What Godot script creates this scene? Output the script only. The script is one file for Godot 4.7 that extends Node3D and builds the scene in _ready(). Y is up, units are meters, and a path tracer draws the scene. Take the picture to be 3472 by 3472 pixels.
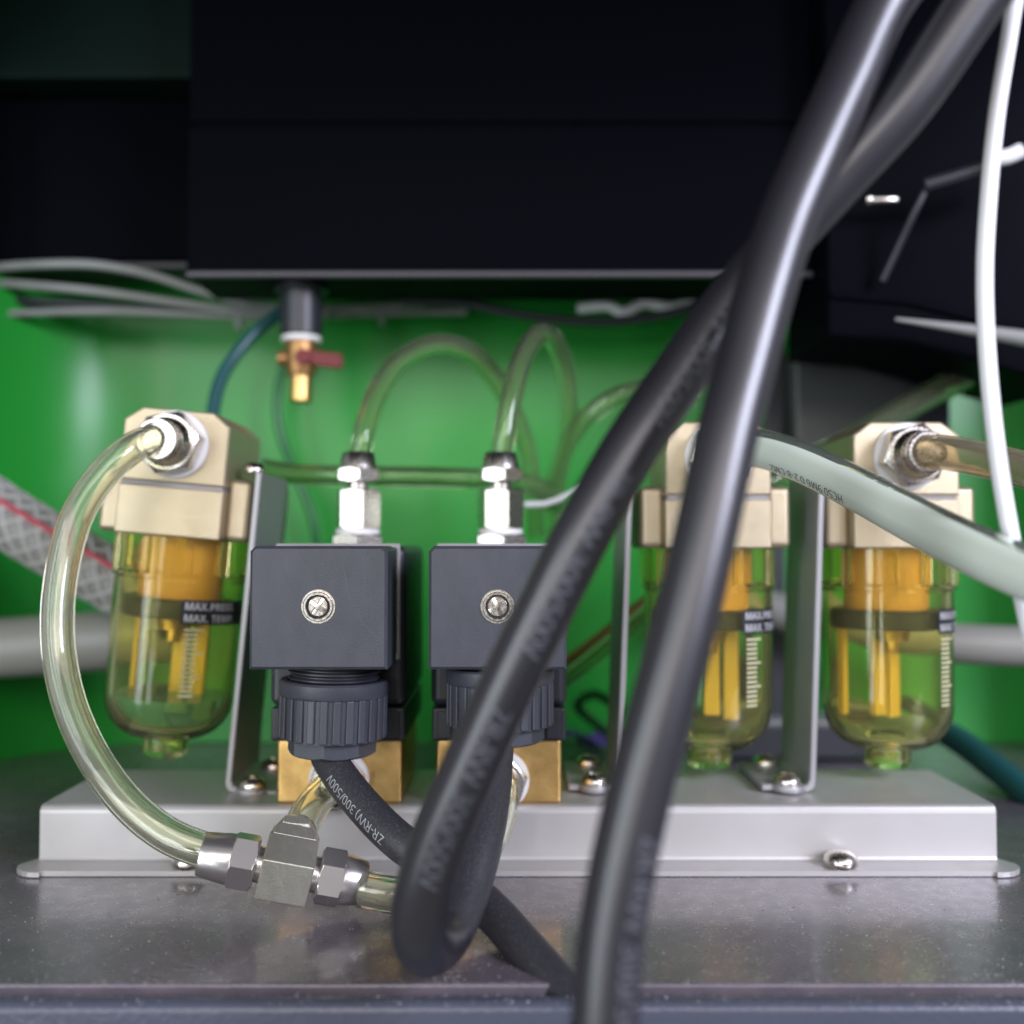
extends Node3D
# ---------------------------------------------------------------- shape helpers (millimetres in, metres out)
const MM := 0.001

func tri(st: SurfaceTool, a: Vector3, b: Vector3, c: Vector3, na: Vector3, nb: Vector3, nc: Vector3, ua := Vector2.ZERO, ub := Vector2.ZERO, uc := Vector2.ZERO) -> void:
	if (c - a).cross(b - a).dot(na + nb + nc) < 0.0:
		var t := b; b = c; c = t
		t = nb; nb = nc; nc = t
		var u := ub; ub = uc; uc = u
	st.set_normal(na); st.set_uv(ua); st.add_vertex(a * MM)
	st.set_normal(nb); st.set_uv(ub); st.add_vertex(b * MM)
	st.set_normal(nc); st.set_uv(uc); st.add_vertex(c * MM)

func quad(st: SurfaceTool, a: Vector3, b: Vector3, c: Vector3, d: Vector3, n := Vector3.ZERO) -> void:
	var f := (c - a).cross(b - a)
	if f.length() < 1e-9:
		f = (d - a).cross(c - a)
	f = f.normalized()
	if n != Vector3.ZERO and f.dot(n) < 0.0:
		f = -f
	tri(st, a, b, c, f, f, f)
	tri(st, a, c, d, f, f, f)

func new_st() -> SurfaceTool:
	var st := SurfaceTool.new()
	st.begin(Mesh.PRIMITIVE_TRIANGLES)
	return st

func at(x: float, y: float, z: float, b := Basis.IDENTITY) -> Transform3D:
	return Transform3D(b, Vector3(x, y, z))

func axis_to(dir: Vector3, spin := 0.0) -> Basis:      # a basis whose y axis is dir
	var y := dir.normalized()
	var h := Vector3(0, 0, 1) if absf(y.z) < 0.9 else Vector3(1, 0, 0)
	var x := y.cross(h).normalized()
	return Basis(x, y, x.cross(y)) * Basis(Vector3.UP, spin)

# profile of (radius, height) run from the bottom centre outwards, up and back in
func lathe(st: SurfaceTool, xf: Transform3D, prof: Array, segs := 40, a0 := 0.0, a1 := TAU) -> void:
	var n := prof.size() - 1
	var fn := []
	for i in n:
		var d: Vector2 = prof[i + 1] - prof[i]
		fn.append(Vector2(d.y, -d.x).normalized())
	for i in n:
		var lo: Vector2 = fn[i]
		var hi: Vector2 = fn[i]
		if i > 0 and fn[i - 1].dot(fn[i]) > 0.8:
			lo = (fn[i - 1] + fn[i]).normalized()
		if i < n - 1 and fn[i + 1].dot(fn[i]) > 0.8:
			hi = (fn[i + 1] + fn[i]).normalized()
		var p: Vector2 = prof[i]
		var q: Vector2 = prof[i + 1]
		for k in segs:
			var t0 := a0 + (a1 - a0) * k / segs
			var t1 := a0 + (a1 - a0) * (k + 1) / segs
			var c0 := Vector3(sin(t0), 0, cos(t0))
			var c1 := Vector3(sin(t1), 0, cos(t1))
			var up := Vector3.UP
			var pa := xf * (c0 * p.x + up * p.y)
			var pb := xf * (c1 * p.x + up * p.y)
			var pc := xf * (c1 * q.x + up * q.y)
			var pd := xf * (c0 * q.x + up * q.y)
			var na := xf.basis * (c0 * lo.x + up * lo.y)
			var nb := xf.basis * (c1 * lo.x + up * lo.y)
			var nc := xf.basis * (c1 * hi.x + up * hi.y)
			var nd := xf.basis * (c0 * hi.x + up * hi.y)
			if p.x > 1e-6:
				tri(st, pa, pb, pc, na, nb, nc)
			if q.x > 1e-6:
				tri(st, pa, pc, pd, na, nc, nd)

func disc(r: float, y0: float, y1: float, c := 0.3) -> Array:      # profile of a plain turned cylinder with softened edges
	return [Vector2(0, y0), Vector2(r - c, y0), Vector2(r - c * 0.3, y0 + c * 0.3), Vector2(r, y0 + c), Vector2(r, y1 - c), Vector2(r - c * 0.3, y1 - c * 0.3), Vector2(r - c, y1), Vector2(0, y1)]

# hexagonal nut about y with chamfered corners, r = radius to the corners
func hex(st: SurfaceTool, xf: Transform3D, r: float, y0: float, y1: float, top := true, bottom := true, sides := 6) -> void:
	var ap := r * cos(PI / sides)
	var e := ap * 0.965
	var c := (r - e) / 1.75
	var ys := []
	for i in 6:
		ys.append([y0 + c * i / 5.0, (e + 1.75 * c * i / 5.0) if bottom else r])
	for i in 6:
		ys.append([y1 - c + c * i / 5.0, (e + 1.75 * c * (5 - i) / 5.0) if top else r])
	var segs := sides * 10
	for j in ys.size() - 1:
		for k in segs:
			var ps := []
			for q in [[j, k], [j, k + 1], [j + 1, k + 1], [j + 1, k]]:
				var th: float = TAU * q[1] / segs
				var w := fposmod(th, TAU / sides) - PI / sides
				var rr: float = minf(ap / cos(w), ys[q[0]][1])
				ps.append(xf * Vector3(sin(th) * rr, ys[q[0]][0], cos(th) * rr))
			var th2: float = TAU * (k + 0.5) / segs
			quad(st, ps[0], ps[1], ps[2], ps[3], xf.basis * Vector3(sin(th2), 0, cos(th2)))
	for end in [[y0, -1.0, bottom], [y1, 1.0, top]]:
		for k in segs:
			var ps := []
			for q in [k, k + 1]:
				var th: float = TAU * q / segs
				var w := fposmod(th, TAU / sides) - PI / sides
				var rr: float = minf(ap / cos(w), e if end[2] else r)
				ps.append(xf * Vector3(sin(th) * rr, end[0], cos(th) * rr))
			var nn: Vector3 = xf.basis * Vector3(0, end[1], 0)
			tri(st, xf * Vector3(0, end[0], 0), ps[0], ps[1], nn, nn, nn)

# box with rounded edges, centred on xf
func rbox(st: SurfaceTool, xf: Transform3D, size: Vector3, r := 0.5, seg := 3) -> void:
	r = minf(r, minf(size.x, minf(size.y, size.z)) * 0.499)
	var h := size * 0.5 - Vector3(r, r, r)
	var ts := []
	for i in seg + 1:
		ts.append([-1.0, tan((-0.25 + 0.25 * i / seg) * PI)])
	for i in seg + 1:
		ts.append([1.0, tan(0.25 * i / seg * PI)])
	for ax in 3:
		for s in [-1.0, 1.0]:
			var g := []
			for i in ts.size():
				var row := []
				for j in ts.size():
					var nrm := Vector3.ZERO
					nrm[ax] = s
					nrm[(ax + 1) % 3] = ts[i][1]
					nrm[(ax + 2) % 3] = ts[j][1]
					nrm = nrm.normalized()
					var p := Vector3.ZERO
					p[ax] = s * h[ax]
					p[(ax + 1) % 3] = ts[i][0] * h[(ax + 1) % 3]
					p[(ax + 2) % 3] = ts[j][0] * h[(ax + 2) % 3]
					row.append([xf * (p + nrm * r), (xf.basis * nrm).normalized()])
				g.append(row)
			for i in ts.size() - 1:
				for j in ts.size() - 1:
					var a = g[i][j]; var b = g[i + 1][j]; var c = g[i + 1][j + 1]; var d = g[i][j + 1]
					tri(st, a[0], b[0], c[0], a[1], b[1], c[1])
					tri(st, a[0], c[0], d[0], a[1], c[1], d[1])

func box(st: SurfaceTool, lo: Vector3, hi: Vector3, r := 0.4) -> void:
	rbox(st, at((lo.x + hi.x) / 2, (lo.y + hi.y) / 2, (lo.z + hi.z) / 2), (hi - lo).abs(), r)

# polygon (x, y) pushed from z0 to z1 with a chamfer round both ends
func prism(st: SurfaceTool, xf: Transform3D, pts: Array, z0: float, z1: float, bev := 0.3) -> void:
	var poly := PackedVector2Array(pts)
	if Geometry2D.is_polygon_clockwise(poly):
		poly.reverse()
	var n := poly.size()
	var ins := PackedVector2Array()
	for i in n:
		var d0 := (poly[i] - poly[(i + n - 1) % n]).normalized()
		var d1 := (poly[(i + 1) % n] - poly[i]).normalized()
		var n0 := Vector2(-d0.y, d0.x)
		var n1 := Vector2(-d1.y, d1.x)
		var m := (n0 + n1).normalized()
		ins.append(poly[i] + m * bev / maxf(0.3, m.dot(n0)))
	if bev <= 0.0:
		ins = poly
	var tris := Geometry2D.triangulate_polygon(ins)
	for e in [[z0, -1.0], [z1, 1.0]]:
		var nn: Vector3 = xf.basis * Vector3(0, 0, e[1])
		for k in range(0, tris.size(), 3):
			tri(st, xf * Vector3(ins[tris[k]].x, ins[tris[k]].y, e[0]), xf * Vector3(ins[tris[k + 1]].x, ins[tris[k + 1]].y, e[0]), xf * Vector3(ins[tris[k + 2]].x, ins[tris[k + 2]].y, e[0]), nn, nn, nn)
	for i in n:
		var j := (i + 1) % n
		var d := poly[j] - poly[i]
		if d.length() < 1e-6:
			continue
		var nrm: Vector3 = xf.basis * Vector3(d.y, -d.x, 0).normalized()
		var a := poly[i]; var b := poly[j]; var ia := ins[i]; var ib := ins[j]
		quad(st, xf * Vector3(a.x, a.y, z0 + bev), xf * Vector3(b.x, b.y, z0 + bev), xf * Vector3(b.x, b.y, z1 - bev), xf * Vector3(a.x, a.y, z1 - bev), nrm)
		if bev > 0.0:
			quad(st, xf * Vector3(ia.x, ia.y, z0), xf * Vector3(ib.x, ib.y, z0), xf * Vector3(b.x, b.y, z0 + bev), xf * Vector3(a.x, a.y, z0 + bev), nrm + xf.basis * Vector3(0, 0, -1))
			quad(st, xf * Vector3(a.x, a.y, z1 - bev), xf * Vector3(b.x, b.y, z1 - bev), xf * Vector3(ib.x, ib.y, z1), xf * Vector3(ia.x, ia.y, z1), nrm + xf.basis * Vector3(0, 0, 1))

# a smooth line through points; returns evenly spaced [point, tangent, length so far]
func spline(pts: Array, step := 1.5) -> Array:
	var dense := []
	var n := pts.size()
	for i in n - 1:
		var a: Vector3 = pts[maxi(i - 1, 0)] if i > 0 else pts[0] * 2.0 - pts[1]
		var b: Vector3 = pts[i]
		var c: Vector3 = pts[i + 1]
		var d: Vector3 = pts[i + 2] if i + 2 < n else pts[n - 1] * 2.0 - pts[n - 2]
		# centripetal Catmull-Rom
		var t1 := pow(a.distance_to(b), 0.5)
		var t2 := t1 + pow(b.distance_to(c), 0.5)
		var t3 := t2 + pow(c.distance_to(d), 0.5)
		for k in 24:
			var t := t1 + (t2 - t1) * k / 24.0
			var a1 := a * (t1 - t) / t1 + b * t / t1
			var a2 := b * (t2 - t) / (t2 - t1) + c * (t - t1) / (t2 - t1)
			var a3 := c * (t3 - t) / (t3 - t2) + d * (t - t2) / (t3 - t2)
			var b1 := a1 * (t2 - t) / t2 + a2 * t / t2
			var b2 := a2 * (t3 - t) / (t3 - t1) + a3 * (t - t1) / (t3 - t1)
			dense.append(b1 * (t2 - t) / (t2 - t1) + b2 * (t - t1) / (t2 - t1))
	dense.append(pts[n - 1])
	var out := []
	var run := 0.0
	var next := 0.0
	for i in dense.size() - 1:
		var l: float = dense[i].distance_to(dense[i + 1])
		while next <= run + l and l > 0:
			out.append(dense[i].lerp(dense[i + 1], (next - run) / l))
			next += step
		run += l
	if out[-1].distance_to(dense[-1]) > step * 0.3:
		out.append(dense[-1])
	else:
		out[-1] = dense[-1]
	var res := []
	run = 0.0
	for i in out.size():
		var t: Vector3 = (out[mini(i + 1, out.size() - 1)] - out[maxi(i - 1, 0)]).normalized()
		if i > 0:
			run += out[i].distance_to(out[i - 1])
		res.append([out[i], t, run])
	return res

func rings(line: Array) -> Array:                       # carries a frame along the line without twisting
	var nrm := Vector3.ZERO
	var out := []
	for s in line:
		var t: Vector3 = s[1]
		if nrm == Vector3.ZERO:
			nrm = Vector3(0, 0, 1) if absf(t.z) < 0.9 else Vector3(0, 1, 0)
		nrm = (nrm - t * nrm.dot(t)).normalized()
		out.append([s[0], nrm, t.cross(nrm), s[2], t])
	return out

func sweep(st: SurfaceTool, line: Array, r: float, segs := 20, bore := 0.0, org := Vector3.ZERO, r_end := -1.0) -> void:
	var fr := rings(line)
	var n := fr.size()
	for shell in ([r, bore] if bore > 0.0 else [r]):
		var sgn := 1.0 if shell == r else -1.0
		for i in n - 1:
			for k in segs:
				var ps := []
				var ns := []
				var us := []
				for q in [[i, k], [i, k + 1], [i + 1, k + 1], [i + 1, k]]:
					var f = fr[q[0]]
					var th: float = TAU * q[1] / segs
					var d: Vector3 = f[1] * cos(th) + f[2] * sin(th)
					var rr: float = shell if r_end < 0.0 else lerpf(shell, r_end, float(q[0]) / (n - 1))
					ps.append(f[0] + d * rr - org)
					ns.append(d * sgn)
					us.append(Vector2(float(q[1]) / segs, f[3] / (TAU * r)))
				tri(st, ps[0], ps[1], ps[2], ns[0], ns[1], ns[2], us[0], us[1], us[2])
				tri(st, ps[0], ps[2], ps[3], ns[0], ns[2], ns[3], us[0], us[2], us[3])
	for e in [[fr[0], -1.0, r], [fr[n - 1], 1.0, r if r_end < 0.0 else r_end]]:
		var f = e[0]
		var nn: Vector3 = f[4] * e[1]
		for k in segs:
			var d0: Vector3 = f[1] * cos(TAU * k / segs) + f[2] * sin(TAU * k / segs)
			var d1: Vector3 = f[1] * cos(TAU * (k + 1) / segs) + f[2] * sin(TAU * (k + 1) / segs)
			if bore > 0.0:
				quad(st, f[0] + d0 * bore - org, f[0] + d1 * bore - org, f[0] + d1 * e[2] - org, f[0] + d0 * e[2] - org, nn)
			else:
				tri(st, f[0] - org, f[0] + d0 * e[2] - org, f[0] + d1 * e[2] - org, nn, nn, nn)

# lettering as thin flat glyphs (millimetres), x to the right from 0, y up from 0
func glyphs(text: String, height: float, bold := false) -> Array:
	var tm := TextMesh.new()
	var f := SystemFont.new()
	f.font_names = PackedStringArray(["Droid Sans"])
	f.font_weight = 700 if bold else 400
	tm.font = f
	tm.text = text
	tm.font_size = 32
	tm.pixel_size = 1.0
	tm.depth = 0.0
	tm.curve_step = 2.0
	tm.horizontal_alignment = HORIZONTAL_ALIGNMENT_LEFT
	var arr := tm.surface_get_arrays(0)
	var v: PackedVector3Array = arr[Mesh.ARRAY_VERTEX]
	var ix: PackedInt32Array = arr[Mesh.ARRAY_INDEX] if arr[Mesh.ARRAY_INDEX] != null else PackedInt32Array(range(v.size()))
	var lo := Vector3(1e9, 1e9, 0)
	var hi := Vector3(-1e9, -1e9, 0)
	for p in v:
		lo = lo.min(p); hi = hi.max(p)
	var k := height / 24.0
	var out := []
	for i in range(0, ix.size(), 3):
		var todo := [[Vector2(v[ix[i]].x - lo.x, v[ix[i]].y - lo.y) * k, Vector2(v[ix[i + 1]].x - lo.x, v[ix[i + 1]].y - lo.y) * k, Vector2(v[ix[i + 2]].x - lo.x, v[ix[i + 2]].y - lo.y) * k]]
		while todo:                                         # cut long triangles so that they can follow a round surface
			var t: Array = todo.pop_back()
			var far := 0
			for q in 3:
				if t[q].distance_to(t[(q + 1) % 3]) > t[far].distance_to(t[(far + 1) % 3]):
					far = q
			if t[far].distance_to(t[(far + 1) % 3]) > 0.8:
				var mid: Vector2 = (t[far] + t[(far + 1) % 3]) / 2.0
				todo.append([t[far], mid, t[(far + 2) % 3]])
				todo.append([mid, t[(far + 1) % 3], t[(far + 2) % 3]])
			else:
				out.append_array(t)
	return out

# lettering laid on a swept cable: starts s0 mm along, its middle turned towards "face"; flip reads against the run
func cable_print(st: SurfaceTool, line: Array, r: float, text: String, h: float, s0: float, face: Vector3, turn: float, flip: bool, org: Vector3) -> void:
	var g := glyphs(text, h)
	var mid := h * 0.4
	var last: float = line[line.size() - 1][2]
	for i in range(0, g.size(), 3):
		var ps := []
		var ns := []
		for q in 3:
			var p: Vector2 = g[i + q]
			var s := clampf(s0 + (-p.x if flip else p.x), 0.0, last - 0.01)
			var k := 0
			var lo := 0
			var hi := line.size() - 1
			while hi - lo > 1:
				k = (lo + hi) / 2
				if line[k][2] <= s: lo = k
				else: hi = k
			var f: float = (s - line[lo][2]) / maxf(1e-6, line[hi][2] - line[lo][2])
			var c: Vector3 = line[lo][0].lerp(line[hi][0], f)
			var t: Vector3 = line[lo][1].lerp(line[hi][1], f).normalized()
			var n0 := (face - t * face.dot(t)).normalized()
			var b0 := n0.cross(t)
			var a := (p.y - mid) / r * (-1.0 if flip else 1.0) + turn
			var d := n0 * cos(a) + b0 * sin(a)
			ps.append(c + d * (r + 0.04) - org)
			ns.append(d)
		tri(st, ps[0], ps[1], ps[2], ns[0], ns[1], ns[2])

# ---------------------------------------------------------------- objects
var used := {}

func numbered(called: String) -> String:
	if not used.has(called):
		used[called] = 0
		return called
	used[called] += 1
	return "%s_%03d" % [called, used[called]]

func tag(o: Node, label: String, category := "", group := "", kind := "") -> void:
	o.set_meta("label", label)
	if category: o.set_meta("category", category)
	if group: o.set_meta("group", group)
	if kind: o.set_meta("kind", kind)

func thing(called: String, label: String, category: String, where := Vector3.ZERO, group := "", kind := "") -> Node3D:
	var o := Node3D.new()
	o.name = numbered(called)
	add_child(o, true)
	o.position = where * MM
	tag(o, label, category, group, kind)
	return o

func obj(called: String, st: SurfaceTool, m: Material, parent: Node = null) -> MeshInstance3D:
	var o := MeshInstance3D.new()
	o.mesh = st.commit()
	o.material_override = m
	o.cast_shadow = GeometryInstance3D.SHADOW_CASTING_SETTING_ON
	if parent == null:
		o.name = numbered(called)
		add_child(o, true)
	else:
		var n := called
		var k := 0
		while parent.has_node(NodePath(n)):
			k += 1
			n = "%s_%03d" % [called, k]
		o.name = n
		parent.add_child(o, true)
	return o

func dup(root: Node3D, label: String) -> Node3D:
	var r: Node3D = root.duplicate()
	var base := String(root.name)
	r.name = numbered(base)
	add_child(r, true)
	r.set_meta("label", label)
	return r

# a tube, hose or cable that is one mesh
func run(called: String, label: String, category: String, pts: Array, r: float, m: Material, bore := 0.0, group := "", segs := 20, r_end := -1.0) -> MeshInstance3D:
	var line := spline(pts)
	var org: Vector3 = line[line.size() / 2][0]
	var st := new_st()
	sweep(st, line, r, segs, bore, org, r_end)
	var o := obj(called, st, m)
	o.position = org * MM
	tag(o, label, category, group)
	return o
# ---------------------------------------------------------------- materials
var M := {}

func mat(key: String, c: Color, rough := 0.5, metal := 0.0) -> StandardMaterial3D:
	var m := StandardMaterial3D.new()
	m.resource_name = key
	m.albedo_color = c.linear_to_srgb()
	m.albedo_color.a = c.a
	m.roughness = rough
	m.metallic = metal
	M[key] = m
	return m

func glass(key: String, c: Color, ior := 1.5) -> StandardMaterial3D:
	var m := mat(key, c, 0.02)
	m.refraction_enabled = true
	m.refraction_scale = (ior - 1.0) / 10.0
	m.transparency = BaseMaterial3D.TRANSPARENCY_ALPHA
	m.albedo_color.a = c.a if c.a < 1.0 else 0.0
	return m

func noise(freq: float, oct := 4, sd := 1, kind := FastNoiseLite.TYPE_SIMPLEX_SMOOTH, size := 512, ramp: Gradient = null) -> NoiseTexture2D:
	var n := FastNoiseLite.new()
	n.seed = sd
	n.noise_type = kind
	n.frequency = freq
	n.fractal_octaves = oct
	var t := NoiseTexture2D.new()
	t.width = size
	t.height = size
	t.seamless = true
	t.noise = n
	t.color_ramp = ramp
	return t

func ramp(stops: Array) -> Gradient:
	var g := Gradient.new()
	g.offsets = PackedFloat32Array(stops.map(func(s): return s[0]))
	g.colors = PackedColorArray(stops.map(func(s): return s[1]))
	return g

func grey(v: float) -> Color:
	return Color(v, v, v)

func triplanar(m: StandardMaterial3D, per_metre: float) -> void:
	m.uv1_triplanar = true
	m.uv1_scale = Vector3.ONE * per_metre

# scratched plastic: pale fine lines and specks on a base value of 1
func scratches(count: int, specks: int, sd: int, base := 0.56) -> ImageTexture:
	var rng := RandomNumberGenerator.new()
	rng.seed = sd
	var im := Image.create(1024, 1024, false, Image.FORMAT_RGB8)
	im.fill(grey(base))
	var nz := FastNoiseLite.new()
	nz.seed = sd
	nz.frequency = 0.006
	for y in 1024:
		for x in 1024:
			im.set_pixel(x, y, grey(base + 0.05 * nz.get_noise_2d(x, y * 0.5) + rng.randf_range(-0.012, 0.012)))
	for i in count:
		var p := Vector2(rng.randf() * 1024, rng.randf() * 1024)
		var a := rng.randf_range(0.9, 1.5)
		var l := rng.randf_range(40, 330)
		var s := rng.randf_range(0.02, 0.11)
		var bend := rng.randf_range(-0.0012, 0.0012)
		for k in int(l):
			p += Vector2(cos(a), sin(a))
			a += bend
			var x := posmod(int(p.x), 1024)
			var y := posmod(int(p.y), 1024)
			for wd in 4:
				var xx := (x + wd) % 1024
				im.set_pixel(xx, y, grey(im.get_pixel(xx, y).r + s * sin(PI * k / l) * (0.5 if wd % 3 == 0 else 1.0)))
	for i in specks:
		var x := rng.randi_range(1, 1022)
		var y := rng.randi_range(1, 1022)
		im.set_pixel(x, y, grey(rng.randf_range(0.65, 0.9)))
		im.set_pixel(x + 1, y, grey(0.75))
		im.set_pixel(x, y + 1, grey(0.72))
	return ImageTexture.create_from_image(im)

func materials() -> void:
	var m := mat("green paint", Color(0.016, 0.26, 0.03), 0.34)
	m.clearcoat_enabled = true; m.clearcoat = 0.3; m.clearcoat_roughness = 0.25
	m.metallic_specular = 0.36
	triplanar(m, 3.0)
	m.normal_enabled = true; m.normal_scale = 0.25
	var nt := noise(0.008, 3, 4); nt.as_normal_map = true; nt.bump_strength = 3.0
	m.normal_texture = nt

	m = mat("black paint", Color(0.0022, 0.0026, 0.0042), 0.3)
	m.metallic_specular = 0.05
	mat("dark green", Color(0.003, 0.011, 0.008), 0.5).metallic_specular = 0.2  # wall green with its shade put into the colour
	mat("edge highlight", Color(0.05, 0.048, 0.055), 0.3)  # lighter than the housing paint: light caught on the edge, put into colour
	mat("black edge", Color(0.012, 0.012, 0.014), 0.5)

	m = mat("floor paint", Color(1, 1, 1), 1.0)
	triplanar(m, 9.0)
	m.albedo_texture = noise(0.009, 6, 12, FastNoiseLite.TYPE_SIMPLEX_SMOOTH, 1024, ramp([[0.0, Color(0.33, 0.305, 0.335)], [0.5, Color(0.36, 0.33, 0.36)], [1.0, Color(0.40, 0.365, 0.385)]]))
	m.roughness_texture = noise(0.02, 5, 3, FastNoiseLite.TYPE_SIMPLEX_SMOOTH, 1024, ramp([[0.0, grey(0.22)], [0.5, grey(0.3)], [1.0, grey(0.4)]]))
	m.clearcoat_enabled = true; m.clearcoat = 0.5; m.clearcoat_roughness = 0.13
	m.heightmap_enabled = true; m.heightmap_scale = 0.006
	m.heightmap_texture = noise(0.16, 3, 7, FastNoiseLite.TYPE_SIMPLEX_SMOOTH, 1024)
	m.metallic_specular = 0.6

	m = mat("lip paint", Color(0.06, 0.065, 0.09), 0.3)
	triplanar(m, 14.0)
	m.heightmap_enabled = true; m.heightmap_scale = 0.01
	m.heightmap_texture = noise(0.08, 3, 17, FastNoiseLite.TYPE_SIMPLEX_SMOOTH, 512)

	m = mat("plate metal", Color(0.5, 0.485, 0.475), 0.5, 0.55)
	triplanar(m, 12.0)
	m.roughness_texture = noise(0.012, 4, 22, FastNoiseLite.TYPE_SIMPLEX_SMOOTH, 512, ramp([[0.0, grey(0.42)], [1.0, grey(0.54)]]))
	m.roughness = 1.0

	m = mat("bracket steel", Color(0.36, 0.355, 0.36), 0.52, 0.65)
	m = mat("gold casting", Color(0.47, 0.395, 0.27), 0.4, 0.7)
	triplanar(m, 40.0)
	m.heightmap_enabled = true; m.heightmap_scale = 0.006
	m.heightmap_texture = noise(0.16, 2, 31, FastNoiseLite.TYPE_SIMPLEX_SMOOTH, 512)
	mat("seal grey", Color(0.30, 0.28, 0.28), 0.6)
	m = mat("nickel", Color(0.66, 0.62, 0.57), 0.16, 1.0)
	triplanar(m, 60.0)
	m.roughness_texture = noise(0.03, 4, 41, FastNoiseLite.TYPE_SIMPLEX_SMOOTH, 512, ramp([[0.0, grey(0.16)], [1.0, grey(0.34)]]))
	m.roughness = 1.0
	mat("tee nickel", Color(0.62, 0.59, 0.57), 0.27, 0.9)
	m = mat("scuffed nickel", Color(0.5, 0.48, 0.45), 0.4, 0.75)
	triplanar(m, 50.0)
	m.albedo_texture = scratches(420, 100, 5, 0.78)
	m.albedo_color = Color(0.98, 0.97, 0.9)
	m.heightmap_enabled = true; m.heightmap_scale = 0.006
	m.heightmap_texture = noise(0.05, 4, 43, FastNoiseLite.TYPE_SIMPLEX_SMOOTH, 512)
	m = mat("brass", Color(0.72, 0.48, 0.2), 0.36, 1.0)
	triplanar(m, 40.0)
	m.albedo_texture = noise(0.006, 4, 51, FastNoiseLite.TYPE_SIMPLEX_SMOOTH, 512, ramp([[0.0, Color(0.78, 0.63, 0.40)], [0.6, Color(0.88, 0.73, 0.47)], [1.0, Color(0.96, 0.81, 0.54)]]))
	m.albedo_color = Color(1, 1, 1)
	m.heightmap_enabled = true; m.heightmap_scale = 0.005
	m.heightmap_texture = noise(0.1, 3, 53, FastNoiseLite.TYPE_SIMPLEX_SMOOTH, 512)
	mat("old brass", Color(0.36, 0.2, 0.08), 0.42, 0.8)
	mat("braid", Color(0.34, 0.34, 0.32), 0.6)
	mat("dull hose", Color(0.19, 0.19, 0.175), 0.5)
	mat("white seal", Color(0.75, 0.74, 0.72), 0.5)

	m = mat("black plastic", Color(1, 1, 1), 0.42)
	triplanar(m, 26.0)
	m.albedo_texture = scratches(90, 160, 2)
	m.albedo_color = Color(0.425, 0.44, 0.49)
	m.heightmap_enabled = true; m.heightmap_scale = 0.003
	m.heightmap_texture = noise(0.2, 2, 61, FastNoiseLite.TYPE_SIMPLEX_SMOOTH, 512)
	m = m.duplicate(); m.resource_name = "clean plastic"; M["clean plastic"] = m
	m.albedo_texture = scratches(35, 60, 8)
	mat("dark plastic", Color(0.02, 0.022, 0.028), 0.4)
	mat("dark recess", Color(0.012, 0.012, 0.012), 0.6)

	m = mat("cable rubber", Color(0.016, 0.015, 0.02), 0.34)
	m.metallic_specular = 0.65
	m = mat("dusty rubber", Color(1, 1, 1), 0.5)
	triplanar(m, 30.0)
	m.albedo_texture = noise(0.05, 6, 71, FastNoiseLite.TYPE_SIMPLEX_SMOOTH, 1024, ramp([[0.0, Color(0.13, 0.13, 0.15)], [0.6, Color(0.18, 0.178, 0.195)], [0.8, Color(0.27, 0.265, 0.275)], [1.0, Color(0.5, 0.48, 0.47)]]))
	m.heightmap_enabled = true; m.heightmap_scale = 0.008
	m.heightmap_texture = noise(0.12, 3, 73, FastNoiseLite.TYPE_SIMPLEX_SMOOTH, 512)
	mat("cable print", Color(0.34, 0.34, 0.35), 0.6)
	mat("worn print", Color(0.095, 0.1, 0.115), 0.6)
	mat("dark print", Color(0.05, 0.07, 0.06), 0.6)
	mat("white cable", Color(0.78, 0.78, 0.8), 0.35)
	mat("pale cable", Color(0.22, 0.23, 0.22), 0.5)
	mat("teal cable", Color(0.012, 0.07, 0.075), 0.35)
	mat("green cable", Color(0.01, 0.13, 0.03), 0.35)
	mat("grey hose", Color(0.24, 0.24, 0.215), 0.42)
	mat("red", Color(0.13, 0.004, 0.006), 0.5)
	mat("red stripe", Color(0.38, 0.04, 0.06), 0.5)
	mat("amber", Color(0.68, 0.34, 0.09), 0.35)
	mat("yellow amber", Color(0.78, 0.5, 0.1), 0.3)
	mat("black band", Color(0.012, 0.013, 0.018), 0.4)
	mat("white ink", Color(0.42, 0.42, 0.42), 0.6)
	mat("moulded mark", Color(0.5, 0.48, 0.3), 0.5)
	mat("dust", Color(0.44, 0.43, 0.43), 0.9)
	mat("violet foil", Color(0.2, 0.12, 0.5), 0.25, 0.3)
	mat("dark grey box", Color(0.05, 0.055, 0.055), 0.4)
	glass("milky hose", Color(0.72, 0.8, 0.7, 0.06), 1.35)
	mat("milk", Color(0.62, 0.69, 0.6), 0.18)  # pale colour carrying the bright reflection on the hose
	glass("clear tube", Color(0.93, 0.94, 0.78, 0.055), 1.42)
	glass("smoky tube", Color(0.75, 0.68, 0.52, 0.1), 1.4)
	glass("green tube", Color(0.74, 0.82, 0.6, 0.04), 1.4)
	glass("condensate", Color(0.2, 0.62, 0.85, 0.3), 1.33)
	glass("bowl plastic", Color(1.0, 0.96, 0.48, 0.02), 1.38)

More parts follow.
